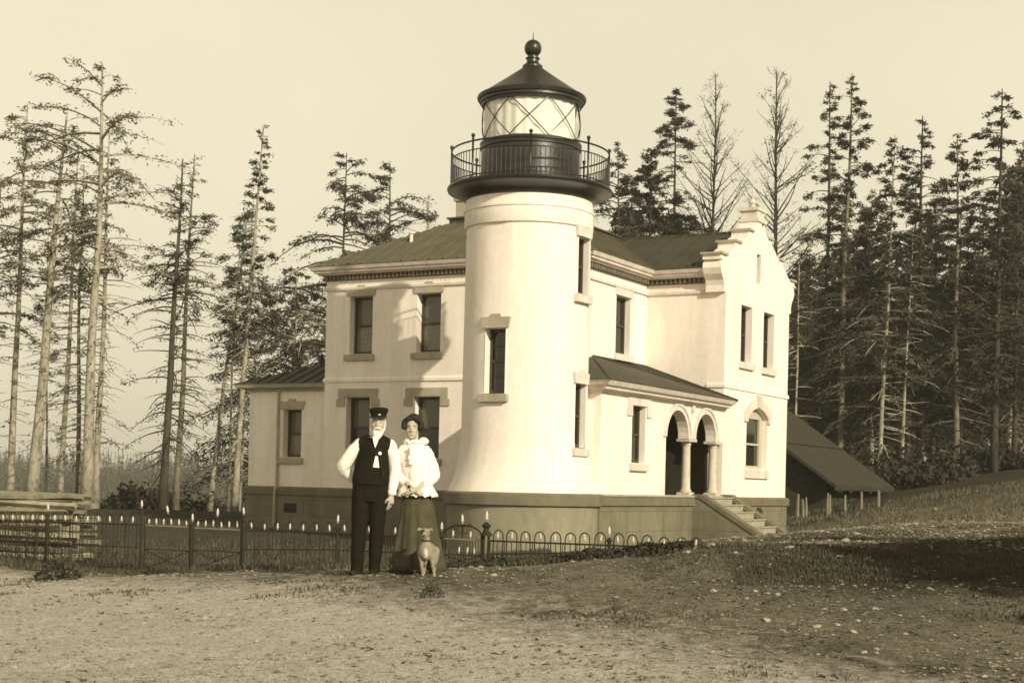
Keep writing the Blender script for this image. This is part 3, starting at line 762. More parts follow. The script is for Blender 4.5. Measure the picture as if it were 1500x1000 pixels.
# ------------------------------------------------------------------ figures
S2 = bpy.data.scenes.new('workbench')
def ell(mb, c, rx, ry, rz, n=14): mb.ball(c, 1.0, n, (rx, ry, rz))
def loft(mb, rings, n=18, fold=None):
    """closed stack of ellipses (x, y, z, rx, ry)"""
    vs = []; fs = []
    for j, (x, y, z, a, b) in enumerate(rings):
        for k in range(n):
            t = 2*PI*k/n; f = 1 + (fold(t, z) if fold else 0)
            vs.append((x + a*f*math.cos(t), y + b*f*math.sin(t), z))
    for j in range(len(rings)-1):
        for k in range(n):
            p, q = j*n+k, j*n+(k+1) % n; fs.append((p, q, q+n, p+n))
    fs.append(tuple(range(n-1, -1, -1))); m = (len(rings)-1)*n; fs.append(tuple(range(m, m+n)))
    mb.add(vs, fs)
def limb(mb, pts, rad, n=12):
    """tapered limb with round ends"""
    pts = [Vector(p) for p in pts]; P_ = []; R_ = []
    for i in range(len(pts)-1):
        for k in range(6):
            t = k/6; P_.append(pts[i].lerp(pts[i+1], t)); R_.append(rad[i]+(rad[i+1]-rad[i])*t)
    P_.append(pts[-1]); R_.append(rad[-1])
    # soften the bends
    for _ in range(2):
        P_ = [P_[0]] + [(P_[i-1]+P_[i]*2+P_[i+1])/4 for i in range(1, len(P_)-1)] + [P_[-1]]
    mb.tube(P_, R_, n)
    mb.ball(tuple(P_[0]), R_[0]*.99, 10); mb.ball(tuple(P_[-1]), R_[-1]*.99, 10)
def skin(mb, name, mat_, parent, vox=.009, smooth=4, wrinkle=0, wscale=14, seed=0):
    """melts overlapping closed shapes into one continuous surface"""
    me = mb.mesh(name); tmp = bpy.data.objects.new('tmp', me); S2.collection.objects.link(tmp)
    rm_ = tmp.modifiers.new('r', 'REMESH'); rm_.mode = 'VOXEL'; rm_.voxel_size = vox
    sm_ = tmp.modifiers.new('s', 'SMOOTH'); sm_.iterations = smooth; sm_.factor = .5
    with bpy.context.temp_override(scene=S2, view_layer=S2.view_layers[0]):
        dg = bpy.context.evaluated_depsgraph_get()
    new = bpy.data.meshes.new_from_object(tmp.evaluated_get(dg)); bpy.data.objects.remove(tmp)
    new.name = name; new.materials.clear()
    if wrinkle:
        for v in new.vertices:
            c = v.co; w_ = noise.noise(Vector((c.x*wscale, c.y*wscale, c.z*wscale*.55+seed))) + .5*noise.noise(Vector((c.x*wscale*2.3, c.y*wscale*2.3, c.z*wscale*1.4+seed)))
            v.co = c + v.normal*(w_*wrinkle)
    new.polygons.foreach_set('use_smooth', [True]*len(new.polygons))
    return link_mesh(name, new, mat_, parent)
def hand(mb, wrist, d, palm_n, side, curl=.35, s=1.0):
    """palm and five fingers: d runs to the fingertips, palm_n out of the palm, side to the thumb"""
    w_ = Vector(wrist); d = Vector(d).normalized(); n_ = Vector(palm_n); n_ = (n_-d*n_.dot(d)).normalized(); t_ = d.cross(n_)*(1 if side > 0 else -1)
    mb.tube([w_-d*.02, w_+d*.02*s, w_+d*.055*s, w_+d*.088*s], [.024*s, .030*s, .037*s, .034*s], 10, squash=1)
    for i, (o, ln) in enumerate(((.026, .072), (.009, .082), (-.009, .076), (-.026, .058))):
        b = w_ + d*.085*s + t_*o*s; p = [b]; a = curl*(.5+.12*i)
        for k in range(3):
            a += curl*.55; dd = d*math.cos(a) + n_*math.sin(a); p.append(p[-1] + dd*ln*s*(.42, .32, .26)[k])
        mb.tube(p, [.0098*s, .0092*s, .0085*s, .0065*s], 8); mb.ball(tuple(p[-1]), .0066*s, 6)
    b = w_ + d*.03*s + t_*.028*s; p = [b, b + (d*.6+t_*.6+n_*.3).normalized()*.04*s, b + (d*.6+t_*.6+n_*.3).normalized()*.04*s + (d*.9+n_*.45).normalized()*.032*s]
    mb.tube(p, [.013*s, .011*s, .008*s], 8); mb.ball(tuple(p[-1]), .008*s, 6)
def head(mb, c, s=1.0, tilt=0):
    cx, cy, cz = c
    ell(mb, (cx, cy+.012*s, cz+.025*s), .074*s, .094*s, .092*s, 18)      # skull
    loft(mb, [(cx, cy-.028*s, cz-.118*s, .022*s, .028*s), (cx, cy-.030*s, cz-.105*s, .043*s, .048*s), (cx, cy-.022*s, cz-.075*s, .060*s, .066*s), (cx, cy-.012*s, cz-.03*s, .069*s, .080*s), (cx, cy-.006*s, cz+.02*s, .068*s, .082*s), (cx, cy, cz+.06*s, .066*s, .082*s)], 18)
    mb.tube([(cx, cy-.082*s, cz+.022*s), (cx, cy-.098*s, cz-.005*s), (cx, cy-.112*s, cz-.026*s), (cx, cy-.092*s, cz-.036*s)], [.009*s, .011*s, .014*s, .012*s], 8)  # nose
    for sg in (-1, 1):
        ell(mb, (cx+sg*.012*s, cy-.094*s, cz-.032*s), .010*s, .010*s, .008*s, 8)
        mb.tube([(cx+sg*.010*s, cy-.084*s, cz+.026*s), (cx+sg*.035*s, cy-.080*s, cz+.032*s), (cx+sg*.052*s, cy-.062*s, cz+.026*s)], [.006*s, .006*s, .005*s], 6)   # brow ridge
        ell(mb, (cx+sg*.040*s, cy-.066*s, cz-.025*s), .020*s, .018*s, .018*s, 10)   # cheek
        ell(mb, (cx+sg*.074*s, cy+.010*s, cz-.008*s), .010*s, .020*s, .032*s, 10)   # ear
    ell(mb, (cx, cy-.078*s, cz-.066*s), .024*s, .012*s, .008*s, 8); ell(mb, (cx, cy-.074*s, cz-.078*s), .021*s, .012*s, .008*s, 8)
    ell(mb, (cx, cy-.068*s, cz-.108*s), .020*s, .016*s, .014*s, 8)
def eyes(par, c, s=1.0):
    cx, cy, cz = c
    for sg in (-1, 1):
        m = MB(); ell(m, (cx+sg*.030*s, cy-.076*s, cz+.006*s), .0115*s, .006*s, .0052*s, 10); m.build('eye', M['eye'], par, smooth=True)
        m = MB(); m.tube([(cx+sg*.014*s, cy-.089*s, cz+.027*s), (cx+sg*.034*s, cy-.087*s, cz+.034*s), (cx+sg*.052*s, cy-.070*s, cz+.027*s)], [.003*s, .0036*s, .002*s], 5); m.build('eyebrow', M['hair'], par, smooth=True)
def mouth(par, c, s=1.0):
    cx, cy, cz = c; m = MB(); m.tube([(cx-.022*s, cy-.083*s, cz-.073*s), (cx, cy-.091*s, cz-.071*s), (cx+.022*s, cy-.083*s, cz-.073*s)], [.002*s, .0042*s, .002*s], 6); m.build('lips', M['lip'], par, smooth=True)

# --- the bearded man
px, py = -1.495, 16.1
man = empty('person', (px, py, H(px, py)-.012)); tag(man, 'bearded man in dark cap and black vest over white shirt, standing left of the woman', 'person', 'people posing before the fence')
HC = (.062, -.005, 1.615)
b = MB(); head(b, HC, 1.04)
b.tube([(.045, .02, 1.36), (.05, .012, 1.44), (.06, .006, 1.54)], [.07, .060, .058], 12)
loft(b, [(0, .0, .86, .16, .11), (0, 0, 1.0, .17, .125), (.01, 0, 1.2, .15, .11), (.02, .01, 1.38, .15, .09), (.04, .01, 1.43, .08, .06)])
limb(b, [(-.145, .01, 1.39), (-.325, .05, 1.14), (-.185, .15, 1.0)], [.05, .042, .028]); limb(b, [(.20, .01, 1.39), (.252, .03, 1.13), (.222, -.045, .87)], [.05, .042, .027])
limb(b, [(-.085, 0, .92), (-.105, -.01, .50), (-.122, .01, .06)], [.085, .055, .04]); limb(b, [(.085, 0, .92), (.075, -.015, .50), (.052, .0, .06)], [.085, .055, .04])
hand(b, (.219, -.05, .855), (-.05, -.03, -1), (-.8, .5, 0), -1, .30, 1.05); hand(b, (-.180, .152, .995), (.8, .25, -.45), (.2, .8, 0), 1, .45)
skin(b, 'body', M['skin'], man, .0062, 3)
eyes(man, HC, 1.04)
b = MB()  # shirt
loft(b, [(0, 0, 1.0, .172, .13), (.01, 0, 1.2, .163, .125), (.025, .005, 1.36, .172, .105), (.03, .01, 1.43, .12, .08), (.045, .01, 1.475, .07, .066)])
limb(b, [(-.125, .01, 1.385), (-.225, .02, 1.27), (-.318, .045, 1.135), (-.205, .135, 1.015)], [.075, .078, .072, .048])
limb(b, [(.185, .01, 1.385), (.225, .015, 1.28), (.252, .03, 1.13), (.228, -.03, .905)], [.070, .072, .066, .050])
skin(b, 'shirt', M['cloth_white'], man, .010, 3, .007, 13)
b = MB(); b.lathe([(.040, .855), (.047, .86), (.047, .905), (.04, .91)], (0, 0), 14, closed=True)
o = b.build('cuff', M['cloth_white'], man, smooth=True); o.location = (.226, -.042, 0)
b = MB()  # trousers
def leg(sx, x0, x1, x2, r2): loft(b, [(x2, .0, .035, r2, .095), (x2, .0, .12, r2*.97, .09), (x1, -.012, .48, .080, .098), (x0, -.005, .80, .104, .125), (x0*.9, 0, .97, .112, .135)], 16)
leg(-1, -.098, -.118, -.130, .072); leg(1, .086, .074, .056, .066)
loft(b, [(-.005, -.002, .78, .165, .125), (-.005, -.004, .88, .187, .140), (-.004, -.006, .98, .190, .146), (0, -.004, 1.06, .183, .142)])
skin(b, 'trousers', M['cloth_black'], man, .011, 3, .009, 9, 3)
b = MB()  # vest
loft(b, [(-.002, -.008, .955, .198, .155), (0, -.010, 1.02, .199, .158), (.008, -.008, 1.16, .184, .148), (.018, -.002, 1.29, .172, .132), (.026, .006, 1.37, .163, .118), (.032, .01, 1.425, .135, .095), (.04, .012, 1.465, .085, .078)])
limb(b, [(-.10, .01, 1.38), (-.05, .01, 1.44)], [.085, .06]); limb(b, [(.155, .01, 1.38), (.105, .01, 1.44)], [.085, .06])
skin(b, 'vest', M['cloth_black'], man, .010, 3, .005, 12, 7)
b = MB()
b.prism([(.010, 1.468), (.085, 1.468), (.066, 1.40), (.046, 1.345), (.028, 1.40)], lambda u, h, d: (u, -.118+d - (1.468-h)*.16, h), 0, .05); b.build('shirt_front', M['cloth_white'], man, bevel=.006)
b = MB(); b.prism([(.052, 1.265), (.078, 1.262), (.098, 1.14), (.030, 1.145)], lambda u, h, d: (u, -.156+d-(1.265-h)*.12, h), 0, .012); rb_ = b.build('ribbon_badge', M['cloth_white'], man, bevel=.003)
b = MB(); ell(b, (.098, -.142, 1.292), .020, .012, .020, 10); b.build('rosette', M['cloth_white'], rb_, smooth=True)
b = MB(); b.tube([(.105, -.140, 1.27), (.115, -.158, 1.2), (.13, -.163, 1.12), (.145, -.15, 1.04)], .0045, 5); b.build('watch_chain', M['iron'], man)
for i in range(5):
    b = MB(); ell(b, (.018-.002*i, -.150-.006*i, 1.29-.065*i), .007, .005, .007, 8); b.build('button', M['leather'], man, smooth=True)
cx, cy, cz = HC
b = MB()
loft(b, [(cx-.004, cy-.058, cz-.172, .026, .026), (cx-.002, cy-.058, cz-.145, .046, .036), (cx, cy-.048, cz-.115, .060, .050), (cx, cy-.034, cz-.088, .064, .056), (cx, cy-.018, cz-.072, .062, .052)])
for sg in (-1, 1): b.tube([(cx+sg*.070, cy-.012, cz+.03), (cx+sg*.072, cy-.016, cz-.03), (cx+sg*.062, cy-.03, cz-.08)], [.008, .011, .018], 8); b.tube([(cx, cy-.098, cz-.050), (cx+sg*.028, cy-.090, cz-.058), (cx+sg*.044, cy-.072, cz-.082)], [.013, .014, .009], 8)
skin(b, 'beard', M['beard'], man, .006, 2, .006, 40)
b = MB(); ell(b, (cx, cy+.035, cz+.005), .079, .075, .075, 16); skin(b, 'hair', M['beard'], man, .007, 2, .004, 40)
b = MB()
loft(b, [(cx, cy+.010, cz+.062, .085, .103), (cx, cy+.010, cz+.100, .086, .104), (cx+.002, cy+.006, cz+.118, .098, .114), (cx+.004, cy+.012, cz+.148, .100, .112), (cx+.004, cy+.016, cz+.163, .086, .096), (cx+.004, cy+.018, cz+.169, .04, .05)], 24)
cp_ = b.build('cap', M['cloth_black'], man, auto=True)
b = MB(); n_ = 13
up_ = [(cx+.090*math.cos(t), cy+.0-.110*math.sin(t), cz+.070) for t in np.linspace(.35, PI-.35, n_)]; dn_ = [(cx+.098*math.cos(t), cy-.01-.138*math.sin(t), cz+.058-.006*math.sin(t)) for t in np.linspace(.35, PI-.35, n_)]
b.add(up_+dn_+[(x, y, z-.006) for x, y, z in up_+dn_], [(i, i+1, n_+i+1, n_+i) for i in range(n_-1)] + [(2*n_+i+1, 2*n_+i, 3*n_+i, 3*n_+i+1) for i in range(n_-1)] + [(n_+i, n_+i+1, 3*n_+i+1, 3*n_+i) for i in range(n_-1)])
b.build('visor', M['leather'], cp_, smooth=True)
b = MB(); ell(b, (cx+.02, cy-.112, cz+.085), .016, .006, .009, 8); b.build('cap_badge', M['spear'], cp_, smooth=True)
for sx_ in (-.126, .048):
    b = MB(); loft(b, [(sx_, -.045, -.0, .043, .125), (sx_, -.045, .02, .046, .13), (sx_, -.035, .05, .043, .115), (sx_, .015, .085, .042, .065), (sx_, .03, .12, .042, .05)]); skin(b, 'shoe', M['leather'], man, .008, 3)

# --- the woman
wx, wy = -.995, 16.16
wom = empty('person', (wx, wy, H(wx, wy)-.012)); tag(wom, 'woman in a white frilled blouse and long dark skirt with hands clasped', 'person', 'people posing before the fence')
WC = (-.082, -.01, 1.525)
b = MB(); head(b, WC, .95)
b.tube([(-.07, .02, 1.30), (-.075, .01, 1.37), (-.08, .004, 1.45)], [.055, .048, .047], 12)
loft(b, [(-.02, 0, .80, .12, .1), (-.02, 0, .95, .115, .09), (-.04, 0, 1.15, .14, .10), (-.05, .01, 1.30, .14, .075), (-.065, .01, 1.35, .07, .05)])
limb(b, [(-.19, .01, 1.30), (-.205, .02, 1.03), (-.055, -.175, .885)], [.042, .036, .024]); limb(b, [(.085, .01, 1.30), (.15, .0, 1.04), (-.01, -.19, .87)], [.042, .036, .024])
hand(b, (-.058, -.172, .888), (.75, -.35, -.25), (.2, .5, -.6), 1, .5, .92); hand(b, (-.004, -.186, .872), (-.75, -.35, -.10), (0, .6, -.5), -1, .5, .92)
limb(b, [(-.08, .01, .8), (-.07, .01, .06)], [.08, .04]); limb(b, [(.06, .01, .8), (.07, .01, .06)], [.08, .04])
skin(b, 'body', M['skin'], wom, .0062, 3)
eyes(wom, WC, .95); mouth(wom, WC, .95)
b = MB()  # skirt
fold = lambda t, z: (.075*math.sin(t*9+.6) + .055*math.sin(t*14+2) + .04*math.sin(t*4))*max(0, (.9-z))/.9
loft(b, [(.015, .0, .012, .290, .25), (.012, 0, .10, .274, .235), (.008, 0, .3, .236, .20), (-.002, 0, .55, .192, .168), (-.012, 0, .75, .165, .145), (-.018, 0, .86, .135, .112), (-.02, 0, .95, .125, .10)], 96, fold)
sk = b.build('skirt', M['skirt'], wom, smooth=True)
b = MB()  # blouse
fold2 = lambda t, z: .05*math.sin(t*12)*max(0, min(1, (1.0-z)/.15)) + .03*math.sin(t*7+1)
loft(b, [(-.012, -.01, .815, .205, .165), (-.015, -.01, .87, .19, .158), (-.02, -.005, .95, .145, .118), (-.03, -.012, 1.05, .150, .128), (-.042, -.012, 1.16, .158, .132), (-.05, -.0, 1.27, .155, .105), (-.06, .008, 1.345, .115, .08), (-.07, .008, 1.40, .058, .056)], 48, fold2)
limb(b, [(-.165, .01, 1.29), (-.20, .02, 1.15), (-.20, .015, 1.03), (-.15, -.06, .965)], [.066, .070, .072, .052])
limb(b, [(.065, .01, 1.29), (.118, .02, 1.17), (.155, .01, 1.03), (.085, -.10, .935)], [.066, .074, .080, .050])
skin(b, 'blouse', M['cloth_white'], wom, .009, 3, .008, 22, 2)
b = MB()  # ragged peplum frill
n_ = 120; vs = []
for k in range(n_):
    t = 2*PI*k/n_; f = 1 + .045*math.sin(t*21) + .02*math.sin(t*8)
    for rr2, z in ((.150, .94), (.196, .87), (.215*f, .81 + .009*math.sin(t*13) + .005*math.sin(t*29))): vs.append((-.012+rr2*math.cos(t), -.008+rr2*.86*math.sin(t), z))
b.add(vs, [(3*k+j, 3*((k+1) % n_)+j, 3*((k+1) % n_)+j+1, 3*k+j+1) for k in range(n_) for j in (0, 1)]); b.build('peplum', M['cloth_white'], wom, smooth=True)
b = MB()
for i in range(9):
    t = i/8*PI*1.1 - .2; ell(b, (-.075+.075*math.cos(t), .005-.07*math.sin(t), 1.385+.012*math.sin(i*2.3)), .03, .028, .022, 8)
ell(b, (.040, .01, 1.395), .062, .045, .042, 12); ell(b, (-.01, -.05, 1.375), .04, .03, .025, 10)
skin(b, 'collar_ruffle', M['cloth_white'], wom, .008, 2, .008, 24)
b = MB()
for i in range(4): ell(b, (-.085+.01*(i % 2), -.145-.004*i, 1.31-.05*i), .03, .02, .028, 8)
skin(b, 'jabot', M['cloth_white'], wom, .007, 1, .010, 30, 4)
hx, hy, hz = WC
b = MB()
ell(b, (hx+.004, hy+.034, hz+.060), .096, .094, .094, 16)
for t in np.linspace(-.35, PI+.35, 13): ell(b, (hx+.006+.092*math.cos(t), hy-.028, hz+.038+.074*math.sin(t)), .031, .040, .029, 10)
ell(b, (hx-.085, hy-.015, hz+.020), .034, .045, .034, 10); ell(b, (hx+.02, hy-.01, hz+.128), .066, .06, .034, 10); ell(b, (hx+.088, hy+.0, hz+.0), .028, .04, .034, 10)
skin(b, 'hair', M['hair'], wom, .007, 2, .006, 34)
b = MB(); b.ball((-.085, -.165, .905), .02, 8); b.build('wristlet', M['cloth_black'], wom, smooth=True)
for sx_ in (-.075, .08):
    b = MB(); loft(b, [(sx_, -.20, 0, .03, .08), (sx_, -.20, .02, .033, .085), (sx_, -.17, .05, .03, .07)]); skin(b, 'shoe', M['leather'], wom, .008, 2)

# --- the dog
dx_, dy_ = -.875, 15.58
dog = empty('dog', (dx_, dy_, H(dx_, dy_)-.008)); tag(dog, 'small tan short-haired dog standing in front of the woman, facing the camera', 'dog')
b = MB()
limb(b, [(.010, .0, .275), (.02, .12, .27), (.03, .30, .265)], [.088, .080, .068])
ell(b, (.008, -.02, .265), .078, .075, .100, 16)
limb(b, [(.006, -.01, .33), (.0, -.03, .41)], [.056, .042])
for sg in (-1, 1):
    x0 = .008+sg*.056; x1 = (-.018 if sg < 0 else .098)
    limb(b, [(x0, -.01, .25), ((x0*.55+x1*.45), -.012, .13), (x1, -.02, .03)], [.036, .020, .0145]); ell(b, (x1, -.038, .014), .019, .030, .014, 10)
    xh = .030+sg*.052
    limb(b, [(xh, .28, .25), (xh, .24, .15), (xh, .31, .085), (xh, .29, .02)], [.058, .036, .018, .014]); ell(b, (xh, .272, .013), .018, .028, .013, 10)
ell(b, (-.004, -.045, .452), .052, .060, .050, 16)
limb(b, [(-.004, -.07, .445), (-.006, -.125, .425), (-.006, -.145, .420)], [.040, .027, .021])
for sg in (-1, 1): b.tube([(-.004+sg*.040, -.03, .482), (-.004+sg*.064, -.045, .492), (-.004+sg*.078, -.070, .468)], [.018, .016, .005], 8)
limb(b, [(.03, .34, .27), (.04, .42, .22), (.05, .46, .15)], [.020, .013, .007])
skin(b, 'body', M['fur'], dog, .0065, 3, .002, 60)
b = MB(); ell(b, (.008, -.078, .245), .030, .024, .060, 12); skin(b, 'chest_patch', M['furw'], dog, .006, 2, .003, 50)
b = MB(); ell(b, (-.006, -.166, .426), .013, .009, .010, 8); b.build('nose', M['leather'], dog, smooth=True)
for sg in (-1, 1): b = MB(); b.ball((-.004+sg*.025, -.099, .463), .0085, 8); b.build('eye', M['eye'], dog, smooth=True)
b = MB(); ell(b, (-.022, -.085, .456), .030, .028, .034, 10); skin(b, 'face_mask', M['furd'], dog, .006, 2, .002, 50)
b = MB(); b.lathe([(.043, .372), (.052, .376), (.052, .388), (.043, .392)], (.004, -.012), 18, closed=True); o = b.build('collar', M['leather'], dog, smooth=True); o.location = (0, -.010, -.010)
bpy.data.scenes.remove(S2)
# ------------------------------------------------------------------ placing on the terrain
def G(u, v):
    """the ground point seen at a place of the photograph"""
    d = at(u, v, 1.0) - Vector((0, 0, EH))
    ys = np.concatenate([np.arange(8, 60, .15), np.arange(60, 120, 1.0)])
    hh = hgt_arr(d.x*ys, ys) - (EH + d.z*ys)
    k = np.argmax(hh > 0)
    if hh[k] <= 0: k = len(ys)-1
    y = ys[k]
    return Vector((d.x*y, y, H(d.x*y, y)))

# ------------------------------------------------------------------ iron garden fence
FD = Vector((.868, -.497)).normalized(); FP = Vector((1.617, 17.115))
FR = math.atan2(FD.y, FD.x)
KU = [-60, 20, 195, 350, 510, 660, 735, 887, 1013, 1100]; KR = [64.5, 64, 63, 68, 69.5, 73, 75, 77, 79.5, 81]
def fence_s(u):
    r = (u-750 + 60*math.sin(ROLL))/F
    return (r*FP.y - FP.x)/(FD.x - r*FD.y)
def fxy(s): return FP + FD*s
def kz(s):
    p = fxy(s); u = 750 + F*p.x/p.y - 1.5
    return EH - np.interp(u, KU, KR)/F*p.y
def spear(par, x, z, sc=1.0, name='spear'):
    m = MB(); k = .8*sc
    m.lathe([(0, -.035*k), (.010*k, -.03*k), (.010*k, -.005*k), (.024*k, .0), (.010*k, .012*k), (.017*k, .03*k), (.012*k, .055*k), (.0, .085*k)], n=8)
    o = m.build(name, M['spear'], par, smooth=True); o.location = (x, 0, z); return o
_sp = None
def spears(par, xs, zs, sc=1.0):
    global _sp
    for x, z in zip(xs, zs):
        if _sp is None:
            _sp = spear(par, x, z); o = _sp
        else:
            o = _sp.copy(); COL.objects.link(o); o.parent = par; o.location = (x + rnd.uniform(-.006, .006), 0, z + rnd.uniform(-.008, .008)); o.rotation_euler = (rnd.uniform(-.12, .12), rnd.uniform(-.12, .12), 0)
        o.scale = (sc, sc, sc)
GRP_F = 'lengths of hooped wire fence round the yard'
def panel(u0, u1, label, step=.2):
    s0, s1 = fence_s(u0), fence_s(u1); p = fxy(s0); zb = min(H(*fxy(s0)), H(*fxy(s1)))
    e = empty('hoop_fence', (p.x, p.y, H(p.x, p.y)), FR); tag(e, label, 'fence', GRP_F)
    z0 = e.location.z; ln = s1-s0; n = max(2, round(ln/step)); st = ln/n
    top = lambda x: kz(s0+x) - z0 - .045
    gnd = lambda x: H(*fxy(s0+x)) - z0
    rl = MB()
    for f_ in (1.0, .52, .08):
        rl.tube([(x, 0, gnd(x) + (top(x)-gnd(x))*f_) for x in np.linspace(0, ln, 5)], .011 if f_ == 1 else .0085, 5)
    rl.build('rail', M['wire'], e)
    hp = MB()
    for i in range(n):
        c = (i+.5)*st + rnd.uniform(-.012, .012); w_ = st*rnd.uniform(.31, .36)
        t_ = top(c) + .055 + rnd.uniform(-.012, .010); lb = rnd.uniform(-.012, .012)
        pts_ = [(c-w_, 0, gnd(c))] + [(c-w_*math.cos(x), 0, t_ + w_*1.2*math.sin(x)) for x in np.linspace(0, PI, 9)] + [(c+w_, 0, gnd(c))]
        pts_ = [pts_[0]] + [(p_[0]+lb, lb*.8, p_[2]) for p_ in pts_[1:-1]] + [pts_[-1]]
        hp.tube(pts_, .0075, 5, cap=False)
        hp.tube([(c, 0, gnd(c)), (c, 0, top(c)+.01)], .0065, 4, cap=False)
        for dx in (-.5*st,):
            hp.tube([(c+dx, 0, gnd(c)), (c+dx, 0, top(c))], .006, 4, cap=False)
    hp.build('hoops', M['wire'], e)
    cs = [(i+.5)*st for i in range(n)]
    spears(e, cs, [top(c)+.045 for c in cs])
    return e
def fpost(u, label, hplus=.10, r=.022, fancy=False, white=False):
    s = fence_s(u); p = fxy(s); z = H(p.x, p.y)
    e = empty('fence_post', (p.x, p.y, z), FR); tag(e, label, 'fence post', 'posts of the yard fence')
    t = kz(s) - z + hplus; m = MB()
    if fancy:
        for dx in (-.035, .035): m.tube([(dx, 0, -.1), (dx, 0, t-.14)], .016, 8)
        m.lathe([(0, t-.15), (.07, t-.15), (.07, t-.12), (.04, t-.10), (.03, t-.06), (.05, t-.04), (.055, t-.02), (.03, t+.0), (.015, t+.02), (0, t+.02)], n=12)
    else:
        m.lathe([(0, -.1), (r, -.1), (r, t-.06), (r*1.5, t-.05), (r*1.5, t-.03), (r*.6, t-.01), (0, t)], n=8)
    m.build('shaft', M['wire'], e)
    spears(e, [0], [t+.05], 1.5 if fancy else 1.25)
    return e
def gate(u0, u1, label, n=6, cross=True, lower=False, arch_h=.12):
    s0, s1 = fence_s(u0), fence_s(u1); p = fxy(s0)
    e = empty('garden_gate', (p.x, p.y, H(p.x, p.y)), FR); tag(e, label, 'gate', 'iron garden gates in the yard fence')
    z0 = e.location.z; ln = s1-s0; top = (kz(s0)+kz(s1))/2 - z0 - .045; b = .05
    m = MB()
    for x in (0, ln): m.tube([(x, 0, b-.06), (x, 0, top+.03)], .016, 6)
    m.tube([(ln/2-ln/2*math.cos(x), 0, top+.02+arch_h*math.sin(x)**.8) for x in np.linspace(0, PI, 15)], .011, 6)
    for z in (b, top*.5): m.tube([(0, 0, z), (ln, 0, z)], .008, 5)
    m.build('frame', M['wire'], e)
    q = MB(); q.box(0, ln, -.008, .008, top-.008, top+.008); q.build('top_rail', M['post'], e)
    m = MB(); nb = n*2
    for i in range(1, nb+1):
        x = ln*i/(nb+1); m.tube([(x, 0, b), (x, 0, top)], .0054, 4, cap=False)
    m.build('bars', M['wire'], e)
    if cross:
        q = MB(); q.tube([(0, .012, b), (ln, .012, top*.5)], .007, 5); q.tube([(0, -.012, top*.5), (ln, -.012, b)], .007, 5); q.build('cross_brace', M['wire'], e)
    q = MB()
    q.tube([(ln/2, 0, top), (ln/2, 0, top+arch_h+.03)], .008, 5)
    for sg in (-1, 1):
        q.tube([(ln/2+sg*(.02+.06*t_/6*math.cos(t_)), 0, top+arch_h*.75+.045*math.sin(t_)) for t_ in np.linspace(.5, 6, 14)], .005, 4)
        q.tube([(ln/2+sg*(.10+.035*math.cos(t_)), 0, top+arch_h+.0+.035*math.sin(t_)) for t_ in np.linspace(.2, 5.2, 12)], .005, 4)
    q.build('scroll', M['wire'], e)
    xs = [ln*(i+.5)/n for i in range(n)]
    if lower:
        xs = [ln*.25, ln*.72]
        spears(e, [ln*k_ for k_ in (.42, .62, .82)], [top*.52+.03]*3)
    spears(e, xs, [top+.045]*len(xs)); spears(e, [ln/2], [top+arch_h+.08], 1.3)
    return e
panel(-45, 70, 'hooped wire fence in front of the stacked rails at the far left')
panel(72, 203, 'hooped wire fence between the stacked rails and the twin gates', .205)
panel(360, 493, 'hooped wire fence between the twin gates and the bearded man')
panel(496, 645, 'hooped wire fence passing behind the man and woman')
panel(719, 891, 'hooped wire fence with tall open hoops before the tower base', .205)
panel(895, 1032, 'hooped wire fence sinking into the bank by the porch', .205)
gate(213, 279, 'left iron gate of the twin pair, scrolled arch on top')
gate(284, 354, 'right iron gate of the twin pair, beside the house annex')
gate(650, 706, 'single arched iron gate with scrolls beside the woman\'s skirt', lower=True, arch_h=.15)
fpost(70, 'thin iron post by the stacked rails'); fpost(207, 'iron post at the left of the twin gates', .16, .022); fpost(281.5, 'thick iron post between the twin gates', .02, .03)
fpost(357, 'iron post at the right of the twin gates', .13, .022); fpost(494.5, 'slim iron post just left of the man', .06)
fpost(647, 'slim iron post hidden behind the woman\'s skirt', .02); fpost(712.5, 'ornate iron post with an urn top and white spear', .16, fancy=True); fpost(893, 'slim iron post before the porch corner', .05)

# low ivy along the foot of the right fence
def leaf_strip(name, label, cat, u0, u1, n, hmax, mat_, depth=.5, seed=3, ls=.05):
    r = random.Random(seed); m = MB(); s0, s1 = fence_s(u0), fence_s(u1)
    for i in range(n):
        s = r.uniform(s0, s1); p = fxy(s); o = r.gauss(-.12, depth*.4)
        x, y = p.x + .497*o*1.0, p.y + .868*o
        env = hmax*max(.15, 1-abs(o+.1)/depth)*(.55+.45*nz3(s*1.7, 3, 1)+.25*nz3(s*6, o*5, 2))
        z = H(x, y) + r.random()**.7*max(.02, env)
        a, t = r.uniform(0, 2*PI), r.uniform(-.6, .9); l = ls*r.uniform(.6, 1.4)
        d = Vector((math.cos(a)*math.cos(t), math.sin(a)*math.cos(t), math.sin(t))); w_ = d.cross(Vector((r.gauss(0, 1), r.gauss(0, 1), 1))).normalized()*l*.35
        c = Vector((x, y, z)); m.add([c, c+d*l*.5+w_, c+d*l, c+d*l*.5-w_], [(0, 1, 2, 3)])
    o = m.build(name, mat_, recalc=False); o['kind'] = 'stuff'; o['label'] = label; o['category'] = cat
leaf_strip('ground_cover', 'low dark ivy spreading along the foot of the right fence', 'ground cover', 640, 1010, 11000, .14, M['leaf'])

